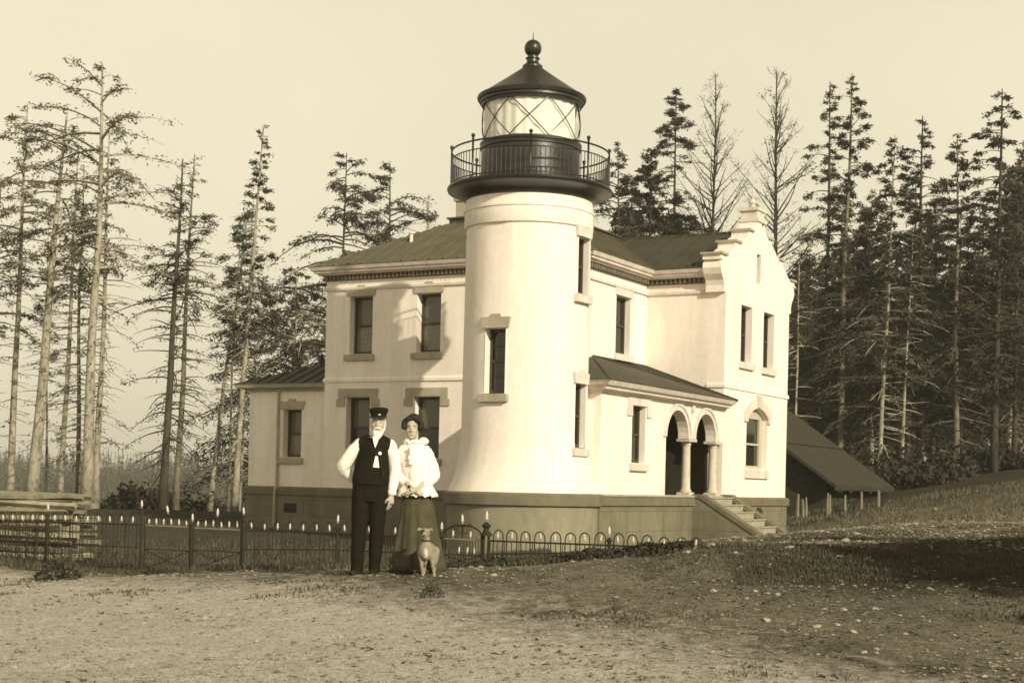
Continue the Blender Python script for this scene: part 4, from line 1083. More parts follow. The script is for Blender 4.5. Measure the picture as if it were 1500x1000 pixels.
# ------------------------------------------------------------------ stacked split rails
r = random.Random(11)
logs = []
for lay in range(9):
    for k_ in range(3):
        m = MB(); L_ = r.uniform(1.5, 2.1); n_ = r.choice((4, 5, 6)); rd = r.uniform(.05, .085)
        m.tube([(-L_/2, 0, 0), (-L_*.2, r.uniform(-.03, .03), r.uniform(-.015, .015)), (L_*.2, r.uniform(-.03, .03), r.uniform(-.015, .015)), (L_/2, 0, 0)], [rd*.9, rd, rd, rd*.85], n_, squash=.7)
        o = m.build('split_rail', M['post'] if r.random() < .6 else M['wood2'])
        x = -7.1 + r.uniform(-.22, .16) - lay*.02; y = 22.6 + (k_-1)*.17 + r.uniform(-.02, .02)
        o.location = (x, y, H(-7, 22.6) + .06 + lay*.112); o.rotation_euler = (r.uniform(-.3, .3), r.uniform(-.03, .03), FR*.35 + r.uniform(-.06, .06))
        tag(o, 'weathered split rail lying in the stack behind the left fence', 'split rail', 'split rails stacked behind the left fence')

# ------------------------------------------------------------------ shed
sx, sy = 9.7, 46.0; zs = EH + .24
shed = empty('shed', (sx, sy, H(sx, sy)-.1), -TH); tag(shed, 'low dark shed with a long sloping shingle roof behind the house corner', 'shed')
zo = zs - shed.location.z; slp = .70; rx = -4.6
m = MB(); th = .10
m.prism([(.1, zo-.07), (rx, zo-.07-slp*(rx-.1)), (rx, zo+.04-slp*(rx-.1)), (.1, zo+.04)], lambda u, h, d: (u, d, h), 0, 6.6)
m.prism([(rx, zo-.07-slp*(rx-.1)), (rx*2-.1, zo-.07), (rx*2-.1, zo+.04), (rx, zo+.04-slp*(rx-.1))], lambda u, h, d: (u, d, h), 0, 6.6)
so_ = m.build('roof', M['shingle'], shed)
m = MB(); xb = -1.7; zb = zo+.04-slp*(xb-.1); m.tube([(xb, -.01, zb+.02), (xb, 6.61, zb+.02)], .045, 4); m.build('roof_batten', M['shedwall'], so_)
m = MB(); m.box(.06, .13, -.01, 6.61, zo-.13, zo+.0); m.build('eave_board', M['shedwall'], so_)
m = MB(); zr = zo-.1-slp*(rx-.1)
m.prism([(-.35, -1), (rx*2+.25, -1), (rx*2+.25, zo+.1), (rx, zr), (-.35, zo+.12)], lambda u, h, d: (u, d, h), .5, 6.2); m.build('wall', M['shedwall'], shed)
for k_ in range(6):
    m = MB(); m.box(.07, .16, .4+k_*1.1, .5+k_*1.1, zo-.2, zo-.07); m.build('rafter_end', M['shedwall'], so_)
# weathered stakes by the shed
for i, (u, v, h) in enumerate(((1168, 741, .62), (1176, 738, .45), (1181, 739, .5), (1212, 738, .55), (1216, 737, .48), (1238, 736, .4), (1262, 733, .42), (1287, 729, .38))):
    p = at(u, v, 44.5); z = H(p.x, p.y); m = MB(); m.tube([(0, 0, -.2), (.01, 0, h*.6), (r.uniform(-.04, .04), 0, h+.1)], [.05, .045, .03], 5)
    o = m.build('wooden_stake', M['post']); o.location = (p.x, p.y, z); o.rotation_euler = (0, r.uniform(-.1, .1), r.uniform(0, 3))
    tag(o, 'rough wooden stake standing in the grass before the shed', 'stake', 'stakes standing before the shed')

# ------------------------------------------------------------------ trees
def crown_mesh(rng, trunk_pts, spec):
    """branches with needle sprays as one crown mesh: material 0 bark, 1 and 2 needles"""
    TP = np.array(trunk_pts); ht = TP[-1, 2]
    V = []; Fq = []; MI = []; nv = 0
    def tp(t): 
        z = t*ht
        return np.array([np.interp(z, TP[:, 2], TP[:, 0]), np.interp(z, TP[:, 2], TP[:, 1]), z])
    for (n, t0, t1, Lf, el0, el1, droop, dens, ss, side, twig) in spec:
        for i in range(n):
            f = (i + rng.random())/n; t = t0 + (t1-t0)*f
            Lb = Lf(f)*rng.uniform(.55, 1.15)
            az = rng.uniform(0, 2*PI)
            if side is not None: az = side + rng.gauss(0, 1.1)
            el = el0 + (el1-el0)*f + rng.gauss(0, .13)
            p = tp(t); d = np.array([math.cos(az)*math.cos(el), math.sin(az)*math.cos(el), math.sin(el)])
            K = 5; P_ = [p]; dd = d.copy()
            for k_ in range(K):
                dd = dd + np.array([rng.gauss(0, .07), rng.gauss(0, .07), -droop/K + rng.gauss(0, .05)]); dd /= np.linalg.norm(dd)
                P_.append(P_[-1] + dd*Lb/K)
            P_ = np.array(P_)
            rb = (.014 + .013*Lb)
            # three-sided branch
            ax = np.array([-math.sin(az), math.cos(az), 0]); up = np.array([0, 0, 1.])
            rr = rb*np.linspace(1, .25, K+1)[:, None]
            ring = np.stack([P_+ax*rr, P_-ax*rr*.6+up*rr*.8, P_-ax*rr*.6-up*rr*.8], 1).reshape(-1, 3)
            V.append(ring)
            for k_ in range(K):
                for j in range(3):
                    a = nv+k_*3+j; b = nv+k_*3+(j+1) % 3
                    Fq.append((a, b, b+3, a+3)); MI.append(0)
            nv += len(ring)
            # sprays
            ns = int(Lb*dens*rng.uniform(.6, 1.3)*(2.2 if twig == 0 else 1.3))
            if ns > 0:
                q = np.random.RandomState(rng.randrange(1 << 30))
                clump = q.rand(max(1, int(Lb*1.6)))*.8 + .22
                tt = np.clip(clump[q.randint(0, len(clump), ns)] + q.randn(ns)*.09, .12, 1.0)
                base = np.stack([np.interp(tt*K, np.arange(K+1), P_[:, c]) for c in range(3)], 1)
                base += q.randn(ns, 3)*np.array([.10, .10, .055])*min(1.6, .5+Lb*.3)
                dirs = d*.5 + q.randn(ns, 3)*np.array([.7, .7, .38]) + np.array([0, 0, -.55*droop])
                dirs /= np.linalg.norm(dirs, axis=1)[:, None]
                oth = np.cross(dirs, q.randn(ns, 3)); oth /= np.linalg.norm(oth, axis=1)[:, None]+1e-9
                l = (ss*SK*(.5+q.rand(ns)))[:, None]; w_ = l*(.17 if twig == 0 else .035)
                quad = np.stack([base, base+dirs*l*.45+oth*w_, base+dirs*l, base+dirs*l*.45-oth*w_], 1).reshape(-1, 3)
                V.append(quad); mi = (1 if rng.random() < .72 else 2) if twig == 0 else 0
                for k_ in range(ns): Fq.append((nv+4*k_, nv+4*k_+1, nv+4*k_+2, nv+4*k_+3)); MI.append(mi)
                nv += 4*ns
    me = bpy.data.meshes.new('crown'); me.from_pydata(np.concatenate(V).tolist(), [], Fq)
    me.polygons.foreach_set('material_index', MI); me.update()
    return me

SK = .54
def trunk_pts_of(rng, h, lean, wob=.12, n=9):
    out = []; wx, wy = rng.uniform(0, 9), rng.uniform(0, 9)
    for i in range(n):
        t = i/(n-1)
        out.append((lean*t**1.1 + wob*noise.noise(Vector((wx+t*2.5, 0, 0)))*min(1, 3*t), wob*noise.noise(Vector((wy+t*2.5, 5, 0)))*min(1, 3*t), h*t))
    return out

# crown recipes: (number, from, to, length over height fraction, elevation low/high, droop, needle density, spray size, side, twig)
def cone(L, p=1.0, floor=.12): return lambda f: L*max(floor, (1-f)**p)
def bulge(L): return lambda f: L*(.35+.65*math.sin(PI*min(1, .12+f*.9)))
def spec_of(kind, s=1.0):
    if kind == 'tuft':   # long bare stem, ragged tufted head
        return [(16, .18, .62, lambda f: .8*s+.4*s*f, .0, .1, .35, 5, .2, None, 0), (18, .15, .6, lambda f: .9*s, -.1, .2, .3, 3, .22, None, 1),
                (38, .54, .985, bulge(2.4*s), .10, .6, .75, 27, .22, None, 0)]
    if kind == 'sparse':  # thin stem with scattered twiggy branches
        return [(34, .15, .7, lambda f: 1.25*s, .0, .3, .8, 9, .19, None, 0), (30, .12, .7, lambda f: 1.1*s, -.2, .2, .3, 5, .22, None, 1), (36, .60, .99, cone(1.7*s, .8), .1, .7, .7, 28, .2, None, 0)]
    if kind == 'plume':   # dense narrow head on a slim stem
        return [(36, .12, .6, lambda f: 1.1*s, -.25, .1, .4, 9, .18, None, 0), (20, .1, .6, lambda f: .9*s, -.2, .1, .3, 4, .2, None, 1), (80, .46, .995, cone(1.75*s, .7, .16), .0, .55, .75, 60, .20, None, 0)]
    if kind == 'spruce':
        return [(230, .14, .995, cone(4.6*s, .75, .07), -.12, .45, .55, 74, .28, None, 0), (24, .10, .4, lambda f: 2.6*s, -.1, .0, .3, 4, .3, None, 1)]
    if kind == 'narrow':
        return [(170, .12, .70, cone(4.4*s, .35, .35), -.1, .2, .5, 74, .28, None, 0), (30, .66, .86, lambda f: 1.0*s, -.1, .2, .3, 30, .22, None, 0), (42, .86, .995, cone(1.5*s, .7, .2), -.1, .4, .2, 75, .22, None, 0)]
    if kind == 'bare':
        return [(104, .12, .99, cone(5.0*s, .62, .12), .12, .95, -.30, 13, .42, None, 1), (30, .35, .97, cone(3.6*s, .6, .15), .3, .9, -.2, 10, .20, None, 0)]
    if kind == 'spread':
        return [(110, .14, .99, cone(5.2*s, .6, .10), .35, .5, 1.1, 40, .25, None, 0), (34, .12, .85, lambda f: 3.8*s*(1-f*.6), .2, .1, .4, 7, .35, None, 1)]
    if kind == 'forest':
        return [(30, .10, .45, lambda f: 1.8*s, -.1, .1, .35, 10, .22, None, 0), (24, .1, .5, lambda f: 1.6*s, -.1, .1, .3, 4, .3, None, 1), (104, .27, .99, cone(3.1*s, .6, .12), .05, .55, .85, 56, .26, None, 0)]
    if kind == 'thin':
        return [(34, .2, .75, lambda f: 1.1*s, -.1, .2, .2, 4, .2, None, 1), (40, .5, .98, cone(1.6*s, .7, .2), -.05, .4, .35, 28, .2, None, 0)]
M['needlep'] = mat('haze_lit_fir_needles', .12, .85, .45, .9)  # far left firs: haze and sunlight painted in as paler needles
def crown_mats(bark, pale=False): return [M['bark'+bark], M['needle2'], M['needlep']] if pale else [M['bark'+bark], M['needle'], M['needle2']]
PROTO = {}
def tree(ub, vb, Yd, ut, vt, rad, kind, bark, label, s=1.0, seed=0, group=None, wob=.14, cat='tree', rmul=.64):
    p = at(ub, vb, Yd); z = H(p.x, p.y) - .15; q = at(ut, vt, Yd)
    h = q.z - z; lean = q.x - p.x
    rng = random.Random(1000+seed)
    e = empty('fir_tree', (p.x, p.y, z)); tag(e, label, cat, group)
    tp = trunk_pts_of(rng, h, lean, wob)
    m = MB(); n = len(tp)
    m.tube(tp, [max(.012, rad*rmul*(1-.86*(i/(n-1))**1.15))*(1.25 if i == 0 else 1) for i in range(n)], 9)
    m.build('trunk', M['bark'+bark], e, smooth=True)
    me = crown_mesh(rng, tp, spec_of(kind, s))
    link_mesh('crown', me, crown_mats(bark, ub < 130), e)
    return e
T = tree
# left stand
T(14, 725, 56, 40, 152, .23, 'tuft', 'p', 'pale tall fir at the far left edge with a ragged thin crown', 1.0, 1)
T(46, 722, 52, 98, 165, .34, 'tuft', 'p', 'thick leaning fir left of the tall group with dark tufted head', 1.05, 2)
T(88, 720, 58, 116, 210, .19, 'sparse', 'p', 'slender pale fir between the two thickest left trunks', .9, 3)
T(127, 742, 50, 152, 94, .30, 'tuft', 'p', 'tallest fir of the left stand, thick pale trunk and wide flat head', 1.55, 4, wob=.3)
T(140, 742, 53, 162, 170, .19, 'sparse', 'p', 'slim pale fir standing tight against the tallest left fir', 1.25, 5)
T(113, 740, 55, 121, 240, .15, 'sparse', 'm', 'thin grey fir just behind the tallest left fir', 1.0, 6)
T(238, 748, 52, 268, 232, .24, 'sparse', 'd', 'dark rough fir, left one of the pair above the twin gates', 1.45, 7)
T(257, 748, 53, 285, 226, .19, 'sparse', 'm', 'fir with thin top, right one of the pair above the twin gates', 1.2, 8)
T(306, 752, 58, 364, 300, .17, 'sparse', 'p', 'pale leaning fir left of the slim cluster by the annex', .9, 9)
T(343, 752, 55, 385, 188, .20, 'plume', 'p', 'fir with a dense dark plume top beside the annex', 1.0, 10)
T(333, 752, 57, 352, 322, .09, 'thin', 'm', 'very thin fir stem between the leaning fir and the plume fir', .8, 11)
T(350, 750, 59, 371, 290, .09, 'thin', 'p', 'very thin fir stem touching the house annex wall', .9, 12)
T(-22, 725, 54, 2, 270, .2, 'tuft', 'm', 'fir half cut off by the left edge', .9, 13)
T(68, 722, 66, 70, 330, .10, 'thin', 'm', 'faint thin fir behind the thick leaning fir', .9, 14)
# behind the house
T(497, 700, 66, 506, 224, .20, 'spread', 'd', 'spreading dark fir behind the house roof, left of a twin', 1.5, 15)
T(566, 700, 68, 571, 236, .20, 'spread', 'd', 'spreading dark fir behind the house roof, right of a twin', 1.35, 16)
T(625, 700, 85, 628, 284, .13, 'bare', 'm', 'small faint fir just left of the lighthouse tower', .55, 17)
T(431, 720, 60, 433, 392, .10, 'spread', 'p', 'small fir with long level branches above the annex roof', 1.2, 18)
# right of the tower
T(905, 700, 64, 906, 206, .18, 'spread', 'd', 'drooping fir partly behind the gallery railing', 1.05, 19)
T(952, 700, 68, 952, 218, .22, 'spruce', 'd', 'broad dark spruce behind the wing roof', 1.1, 20)
T(985, 700, 70, 990, 128, .22, 'narrow', 'd', 'dark spruce with a knobbed narrow spire top', 1.15, 21)
T(924, 700, 73, 926, 262, .2, 'spruce', 'd', 'dark spruce filling the gap between the gallery and the broad spruce', .95, 36)
T(1041, 700, 66, 1047, 108, .20, 'bare', 'd', 'half bare fir left of the gable pinnacle', .95, 22)
T(1133, 700, 62, 1138, 104, .22, 'bare', 'd', 'bare branched fir rising right behind the gable', .95, 23)
# right stand
GR = 'firs crowded in the dark wood behind the shed'
T(1163, 705, 56, 1172, 330, .09, 'thin', 'p', 'thin pale stem close to the right gable edge', .8, 24)
T(1203, 700, 72, 1217, 120, .24, 'forest', 'd', 'tall dark fir with a pointed tip, left of two spires', .95, 25)
T(1228, 705, 64, 1249, 108, .24, 'forest', 'm', 'tallest spire of the right wood', .85, 26)
T(1267, 708, 70, 1270, 300, .16, 'forest', 'm', 'grey fir right behind the shed roof slope', .8, 27)
T(1288, 712, 58, 1312, 198, .15, 'forest', 'p', 'pale slim fir rising from the low end of the shed roof', .85, 28)
T(1319, 714, 58, 1338, 330, .12, 'thin', 'p', 'leaning pale pole fir right of the shed', .9, 29)
T(1346, 714, 68, 1351, 170, .26, 'forest', 'd', 'thick dark fir with a thin bare tip right of the shed', .85, 30)
T(1366, 714, 66, 1370, 290, .17, 'forest', 'd', 'dark fir between the thick fir and the bright trunk', .8, 31)
T(1400, 716, 60, 1402, 196, .20, 'forest', 'm', 'fir with a bright scarred trunk toward the right edge', .8, 32)
T(1412, 716, 64, 1420, 320, .15, 'forest', 'd', 'dark fir touching the bright scarred trunk', .75, 33)
T(1455, 712, 60, 1468, 130, .24, 'forest', 'd', 'tall fir nearest the right edge of the wood', 1.05, 34)
T(1485, 708, 62, 1492, 240, .2, 'forest', 'd', 'fir cut by the right edge of the picture', 1.0, 35)
# the wood behind them: one row of kinds, copied
r = random.Random(21); protos = []
for i in range(4):
    e = T(1230+i*60, 706, 84+4*i, 1232+i*60, 330+i*12, .19, 'forest', 'dmdp'[i], 'dark fir crowded among the others in the wood behind the shed', .95, 50+i, GR)
    protos.append(e)
for i in range(54):
    u = 1162 + (i*37.7) % 410 + r.uniform(-8, 8); Yd = r.uniform(72, 112)
    p = at(u, 712, Yd); c = copy_tree(protos[i % 4])
    c.location = (p.x, p.y, H(p.x, p.y)-.2); k_ = r.uniform(.85, 1.22); c.scale = (k_*r.uniform(.8, 1.05), k_, k_); c.rotation_euler = (r.uniform(-.03, .03), r.uniform(-.03, .03), r.uniform(0, 6.28))
# bushes
def bush(name, loc, rx, rz, n, ls, mat_, label, seed, cat='shrub', group=None, twigs=10, narrow=.3):
    r = random.Random(seed); e = empty(name, loc); tag(e, label, cat, group)
    m = MB()
    for i in range(n):
        a, b = r.uniform(0, 2*PI), r.random(); rr2 = rx*(r.random()**.5)
        zz = rz*(r.random()**.8)*math.sqrt(max(.05, 1-(rr2/rx)**2))*(.75+.5*nz3(math.cos(a)*2+seed, math.sin(a)*2, rr2))
        c = Vector((rr2*math.cos(a), rr2*math.sin(a), zz)); d = Vector((math.cos(a)*.5+r.gauss(0, .5), math.sin(a)*.5+r.gauss(0, .5), r.uniform(-.1, 1))).normalized()
        l = ls*r.uniform(.5, 1.4); w_ = d.cross(Vector((r.gauss(0, 1), r.gauss(0, 1), r.gauss(0, 1)))).normalized()*l*narrow
        m.add([c, c+d*l*.5+w_, c+d*l, c+d*l*.5-w_], [(0, 1, 2, 3)])
    m.build('foliage', mat_, e, recalc=False)
    if twigs:
        m = MB()
        for i in range(twigs):
            a = r.uniform(0, 2*PI); l = rz*r.uniform(.7, 1.15); o = rx*r.uniform(.2, .9)
            m.tube([(0, 0, -.05), (o*.4*math.cos(a), o*.4*math.sin(a), l*.5), (o*math.cos(a), o*math.sin(a), l)], [.012*rz+.004, .008*rz+.003, .003], 4)
        m.build('stems', M['barkd'], e)
    return e
for i, (u, v, Yd, rx_, rz_, lab) in enumerate(((205, 745, 56, 1.3, 1.3, 'dark bushy young fir between the tall left trunks'), (180, 745, 58, .9, 1.0, 'small dark bush right of the tallest left fir'),
        (285, 750, 60, 1.5, 1.1, 'dark bush below the pair of firs above the twin gates'), (232, 745, 60, 1.1, 1.5, 'dark shrub at the foot of the dark rough fir'), (325, 752, 62, 1.4, .8, 'low bush under the slim fir cluster by the annex'), (70, 738, 60, 1.2, .9, 'low pale bush behind the stacked rails'))):
    p = at(u, v, Yd); bush('shrub', (p.x, p.y, H(p.x, p.y)-.05), rx_, rz_, 900, .22, M['needle'], lab, 70+i, group='shrubs under the left trees')
r = random.Random(91)
for i in range(18):
    u = 1235 + i*15.5 + r.uniform(-6, 6); p = at(u, 712, r.uniform(54, 66))
    bush('shrub', (p.x, p.y, H(p.x, p.y)-.05), r.uniform(.8, 1.6), r.uniform(.7, 1.7), 650, .24, M['needle'], 'dark undergrowth bush at the foot of the firs behind the shed', 200+i, group='undergrowth bushes under the right wood', twigs=6)
p = at(88, 812, 18.6); bush('weed_bush', (p.x, p.y, H(p.x, p.y)-.02), .27, .36, 420, .07, M['grassd'], 'scrubby bush growing in front of the left fence', 80, twigs=26)
p = G(232, 842); bush('weed_mound', (p.x, p.y, p.z-.02), .22, .09, 500, .05, M['leaf'], 'flat dark clump of weeds before the twin gates', 81, 'weeds', twigs=0)
p = G(630, 874); e = empty('arching_weed', (p.x, p.y, p.z-.01)); tag(e, 'small dark weed with arching stems on the gravel in front of the dog', 'weed')
r = random.Random(82); m = MB(); lf = MB()
m.tube([(0, 0, -.02), (.004, 0, .09), (-.004, .0, .20)], [.008, .006, .003], 5)
for i in range(11):
    a = (0 if i % 2 else PI) + r.gauss(0, .55); rr2 = r.uniform(.035, .065); h0_ = r.uniform(.03, .09)
    pp_ = [(math.cos(a)*rr2*(1-math.cos(t)), math.sin(a)*rr2*(1-math.cos(t)), h0_*(1-t/PI) + rr2*1.1*math.sin(t)) for t in np.linspace(0, PI*.95, 8)]
    m.tube(pp_, .0045, 4)
    for q_ in pp_[2:]:
        d = Vector((r.gauss(0, 1), r.gauss(0, 1), r.uniform(-.2, .8))).normalized()*.028; w_ = d.cross(Vector((r.gauss(0, 1), r.gauss(0, 1), 1))).normalized()*.007
        c = Vector(q_); lf.add([c, c+d*.5+w_, c+d, c+d*.5-w_], [(0, 1, 2, 3)])
m.build('stems', M['leaf'], e); lf.build('foliage', M['leaf'], e, recalc=False)
# tree just outside the frame on the right: its shade lies over the bank
GRN = 'bushy tree standing beyond the right edge, shading the bank'
def shade(x, y, s, seed):
    rng = random.Random(seed); z = H(x, y)-.1
    e = empty('shade_tree', (x, y, z)); tag(e, GRN, 'tree', 'bushy trees beyond the right edge')
    tp = trunk_pts_of(rng, 5.2*s, .2, .2); m = MB(); m.tube(tp, [.14*s*(1-.8*i/8) for i in range(9)], 8); m.build('trunk', M['barkd'], e)
    me = crown_mesh(rng, tp, [(120, .25, .99, lambda f: 2.4*s*math.sqrt(max(.1, 1-f)), .1, .5, .3, 34, .42, None, 0)]); link_mesh('crown', me, crown_mats('d'), e)
shade(8.3, 10.4, .82, 5); shade(10.2, 13.0, .9, 6); shade(9.6, 11.4, .86, 9)

# far wood on the slope beyond the clearing: reads as one mass
rng = random.Random(31); q = np.random.RandomState(8); V = []; Fq = []; nv = 0
for i in range(3400):
    yy = rng.uniform(270, 430); xx = rng.uniform(-.36, .02)*yy
    z0 = float(hgt_arr(np.array([xx]), np.array([yy]))[0]); hh = rng.uniform(12, 17)*(.9+.3*nz3(xx*.02, yy*.02)); n = 64
    f = np.sort(q.rand(n)); a = q.rand(n)*2*PI; L_ = (hh*.13*(1.08-f)**.8)*(.4+.8*q.rand(n)); zz = z0 + hh*(.28+.70*f)
    o = np.stack([xx+0*f, yy+0*f, zz], 1); d = np.stack([np.cos(a)*L_, np.sin(a)*L_, -L_*.35], 1); sd = np.stack([-np.sin(a), np.cos(a), 0*a], 1)*(L_*.26)[:, None]
    V.append(np.stack([o+np.array([0, 0, .35]), o+d+sd, o+d-sd], 1).reshape(-1, 3)); Fq += [(nv+3*k_, nv+3*k_+1, nv+3*k_+2) for k_ in range(n)]; nv += 3*n
    V.append(np.array([[xx-.13, yy, z0-1], [xx+.13, yy, z0-1], [xx+.03, yy, z0+hh], [xx-.03, yy, z0+hh]])); Fq.append((nv, nv+1, nv+2, nv+3)); nv += 4
me = bpy.data.meshes.new('distant_wood'); me.from_pydata(np.concatenate(V).tolist(), [], Fq)
me.polygons.foreach_set('material_index', [1 if len(f_) == 4 else 0 for f_ in Fq])
o = link_mesh('distant_wood', me, [M['needlefar'], M['barkd']]); tag(o, 'far low wood along the skyline beyond the left trees', 'wood', kind='stuff')

# ------------------------------------------------------------------ grass, pebbles, stones
def scatter_grass(name, label, n, region, hr, mat_, seed):
    r = random.Random(seed); vs = []; fs = []; pts_ = []
    while len(pts_) < n:
        x, y, k_ = region(r)
        if x is None: continue
        pts_.append((x, y, k_))
    A = np.array(pts_); Zg = H_arr(A[:, 0], A[:, 1])
    for (x, y, k_), z in zip(pts_, Zg):
        z -= .01; h = r.uniform(*hr)*k_; a = r.uniform(0, 2*PI); b = r.gauss(0, .35)*h; w_ = .006+.003*k_*r.random() + y*.00012
        i = len(vs); dx, dy = math.cos(a)*w_, math.sin(a)*w_
        vs += [(x-dx, y-dy, z), (x+dx, y+dy, z), (x+b*math.sin(a)*.5+dx*.6, y-b*math.cos(a)*.5+dy*.6, z+h*.6), (x+b*math.sin(a), y-b*math.cos(a), z+h)]
        fs += [(i, i+1, i+2), (i, i+2, i+3)]
    me = bpy.data.meshes.new(name); me.from_pydata(vs, [], fs); o = link_mesh(name, me, mat_); tag(o, label, 'grass', kind='stuff')
def reg_bank(r):
    x, y = r.uniform(6, 17), r.uniform(26, 46)
    if y < 34 and r.random() < .6 or x < 7.2 and y > 32: return None, 0, 0
    if nz3(x*.7, y*.7) < r.uniform(-.6, .3): return None, 0, 0
    return x, y, 1.0
scatter_grass('dry_grass', 'dry uncut grass along the top of the right bank', 15000, reg_bank, (.05, .16), M['grass'], 1)
def reg_yard(r):
    x = r.uniform(-13, .6); y = 17.6 - .5725*x*1.0 - .35 + (r.expovariate(.25) if r.random() < .45 else r.uniform(0, 22))
    if nz3(x*.8, y*.8) < r.uniform(-.6, .45) or y > 40 or (y > 32 and x > -10): return None, 0, 0
    return x, y, (.8+.6*nz3(x, y))*(1+.015*(y-18))
scatter_grass('yard_grass', 'rough grass growing along and behind the left fence', 36000, reg_yard, (.04, .13), M['grassd'], 2)
scatter_grass('straw_grass', 'pale straw stalks standing in the yard behind the left fence', 18000, reg_yard, (.03, .11), M['grass'], 12)
def reg_front(r):
    x, y = r.uniform(-6, 8), r.uniform(10.5, 24)
    k_ = nz3(x*.8, y*.8, 4) + .6*nz3(x*2.6, y*2.6, 5) + (.35 if x > 1.5 and y > 14.5 else -.05) - (.35 if y < 13 - .4*x else 0)
    if k_ < .22: return None, 0, 0
    return x, y, .6+.6*min(1, k_)
scatter_grass('turf_tufts', 'short dark tufts of turf on the open gravel ground', 30000, reg_front, (.02, .055), M['grassd'], 3)
# small dark weeds dotted over the gravel
r = random.Random(77); vs = []; fs = []
for i in range(6000):
    y = 10 + 14*r.random()**1.3; x = r.uniform(-.34, .40)*y
    if nz3(x*.9, y*.9, 12) + .5*nz3(x*2.5, y*2.5, 3) + .05*x < r.uniform(.0, .55): continue
    z = H(x, y)-.004; s = r.uniform(.010, .036)
    for k_ in range(9):
        a = r.uniform(0, 6.28); l = s*r.uniform(.6, 1.3); w_ = l*.22; ux, uy = math.cos(a), math.sin(a); i0 = len(vs); e_ = r.uniform(.1, .7)*l
        vs += [(x, y, z), (x+ux*l*.55-uy*w_, y+uy*l*.55+ux*w_, z+e_*.8), (x+ux*l, y+uy*l, z+e_), (x+ux*l*.55+uy*w_, y+uy*l*.55-ux*w_, z+e_*.8)]; fs.append((i0, i0+1, i0+2, i0+3))
me = bpy.data.meshes.new('gravel_weeds'); me.from_pydata(vs, [], fs); tag(link_mesh('gravel_weeds', me, M['grassd']), 'small dark weeds dotted over the gravel ground', 'weeds', kind='stuff')
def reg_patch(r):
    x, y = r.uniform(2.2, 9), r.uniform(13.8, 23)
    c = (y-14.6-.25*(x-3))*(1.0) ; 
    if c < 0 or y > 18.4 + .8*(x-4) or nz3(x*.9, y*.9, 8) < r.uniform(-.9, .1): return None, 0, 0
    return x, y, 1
scatter_grass('bank_grass', 'dark close grass deepening the shade on the right bank', 26000, reg_patch, (.02, .07), M['grassd'], 4)

r = random.Random(41); m = MB()
ico = [(0, 0, 1), (.9, 0, .3), (.28, .85, .3), (-.72, .53, .3), (-.72, -.53, .3), (.28, -.85, .3), (0, 0, -.6)]
icf = [(0, 1, 2), (0, 2, 3), (0, 3, 4), (0, 4, 5), (0, 5, 1), (6, 2, 1), (6, 3, 2), (6, 4, 3), (6, 5, 4), (6, 1, 5)]
pp = []
for i in range(26000):
    y = 9.8 + 16*r.random()**1.4; x = r.uniform(-.36, .38)*y
    if nz3(x*.6, y*.6, 2) + .5*nz3(x*2, y*2) < r.uniform(-.7, .35): continue
    pp.append((x, y))
for i in range(5200):
    y = r.uniform(17.5, 36); x = y*r.uniform(.10, .42)
    if y < 18.4+.8*(x-4) and x > 2.5: continue
    pp.append((x, y))
for i in range(2600):
    y = r.uniform(26, 42); x = r.uniform(4.5, 13)
    if abs((x-6.2) - (y-28)*.32) > 2.2: continue
    pp.append((x, y))
A = np.array(pp); Zg = H_arr(A[:, 0], A[:, 1])
for (x, y), z in zip(pp, Zg):
    s = (.007 + .022*r.random()**5)*(1 if y < 17.5 or x < 0 else 1.7); a = r.uniform(0, 6.28); c_, s_ = math.cos(a)*s, math.sin(a)*s; fl = r.uniform(.4, .9)
    m.add([(x+vx*c_-vy*s_*1.3, y+vx*s_+vy*c_*1.3, z+vz*s*fl) for vx, vy, vz in ico], icf)
o = m.build('pebbles', M['pebble'], recalc=False); tag(o, 'loose pebbles scattered over the gravel ground', 'pebbles', kind='stuff')
def stone(p, s, lab, grp, seed):
    r = random.Random(seed); bm = bmesh.new(); bmesh.ops.create_icosphere(bm, subdivisions=2, radius=1)
    for v in bm.verts: v.co *= 1 + .45*noise.noise(v.co*1.2 + Vector((seed*3.1, 0, 0))); v.co.z *= .55; v.co.x *= 1.25
    me = bpy.data.meshes.new('stone'); bm.to_mesh(me); bm.free()
    o = link_mesh('stone', me, M['stone']); o.location = (p.x, p.y, p.z + .12*s); o.scale = (s, s, s); o.rotation_euler = (r.uniform(-.3, .3), r.uniform(-.3, .3), r.uniform(0, 6))
    tag(o, lab, 'stone', grp)
def mpx(x, y): return (x/3+1000, y/3+680)
sl1 = [(235, 395), (465, 375), (690, 405), (640, 342), (715, 340), (770, 345), (770, 310), (850, 290), (875, 242), (955, 243), (920, 218), (1020, 268), (770, 283), (1230, 190), (1110, 200), (1240, 235), (610, 300), (560, 330), (20, 398), (120, 365)]
for i, q_ in enumerate(sl1): stone(G(*mpx(*q_)), [.04, .05, .035, .04, .06][i % 5], 'pale stone lying on the rubbly strip below the right bank', 'pale stones on the rubbly strip', 100+i)
sl2 = [(320, 568), (418, 582), (625, 648), (710, 648), (135, 573), (770, 690), (680, 717), (585, 717), (850, 828), (795, 838), (750, 745), (980, 740), (845, 640), (370, 700), (280, 610)]
for i, q_ in enumerate(sl2): stone(G(*mpx(*q_)), [.026, .034, .022][i % 3], 'pale stone lying on the open gravel in the right foreground', 'pale stones in the right foreground', 140+i)
sl3 = [(703, 833), (723, 847), (838, 824)]
for i, q_ in enumerate(sl3): stone(G(*q_), .03, 'pale stone lying in the grass below the fence by the tower', 'pale stones below the tower fence', 170+i)
sl4 = [(420, 967), (445, 966), (20, 980), (210, 915), (300, 905), (500, 935), (375, 941)]
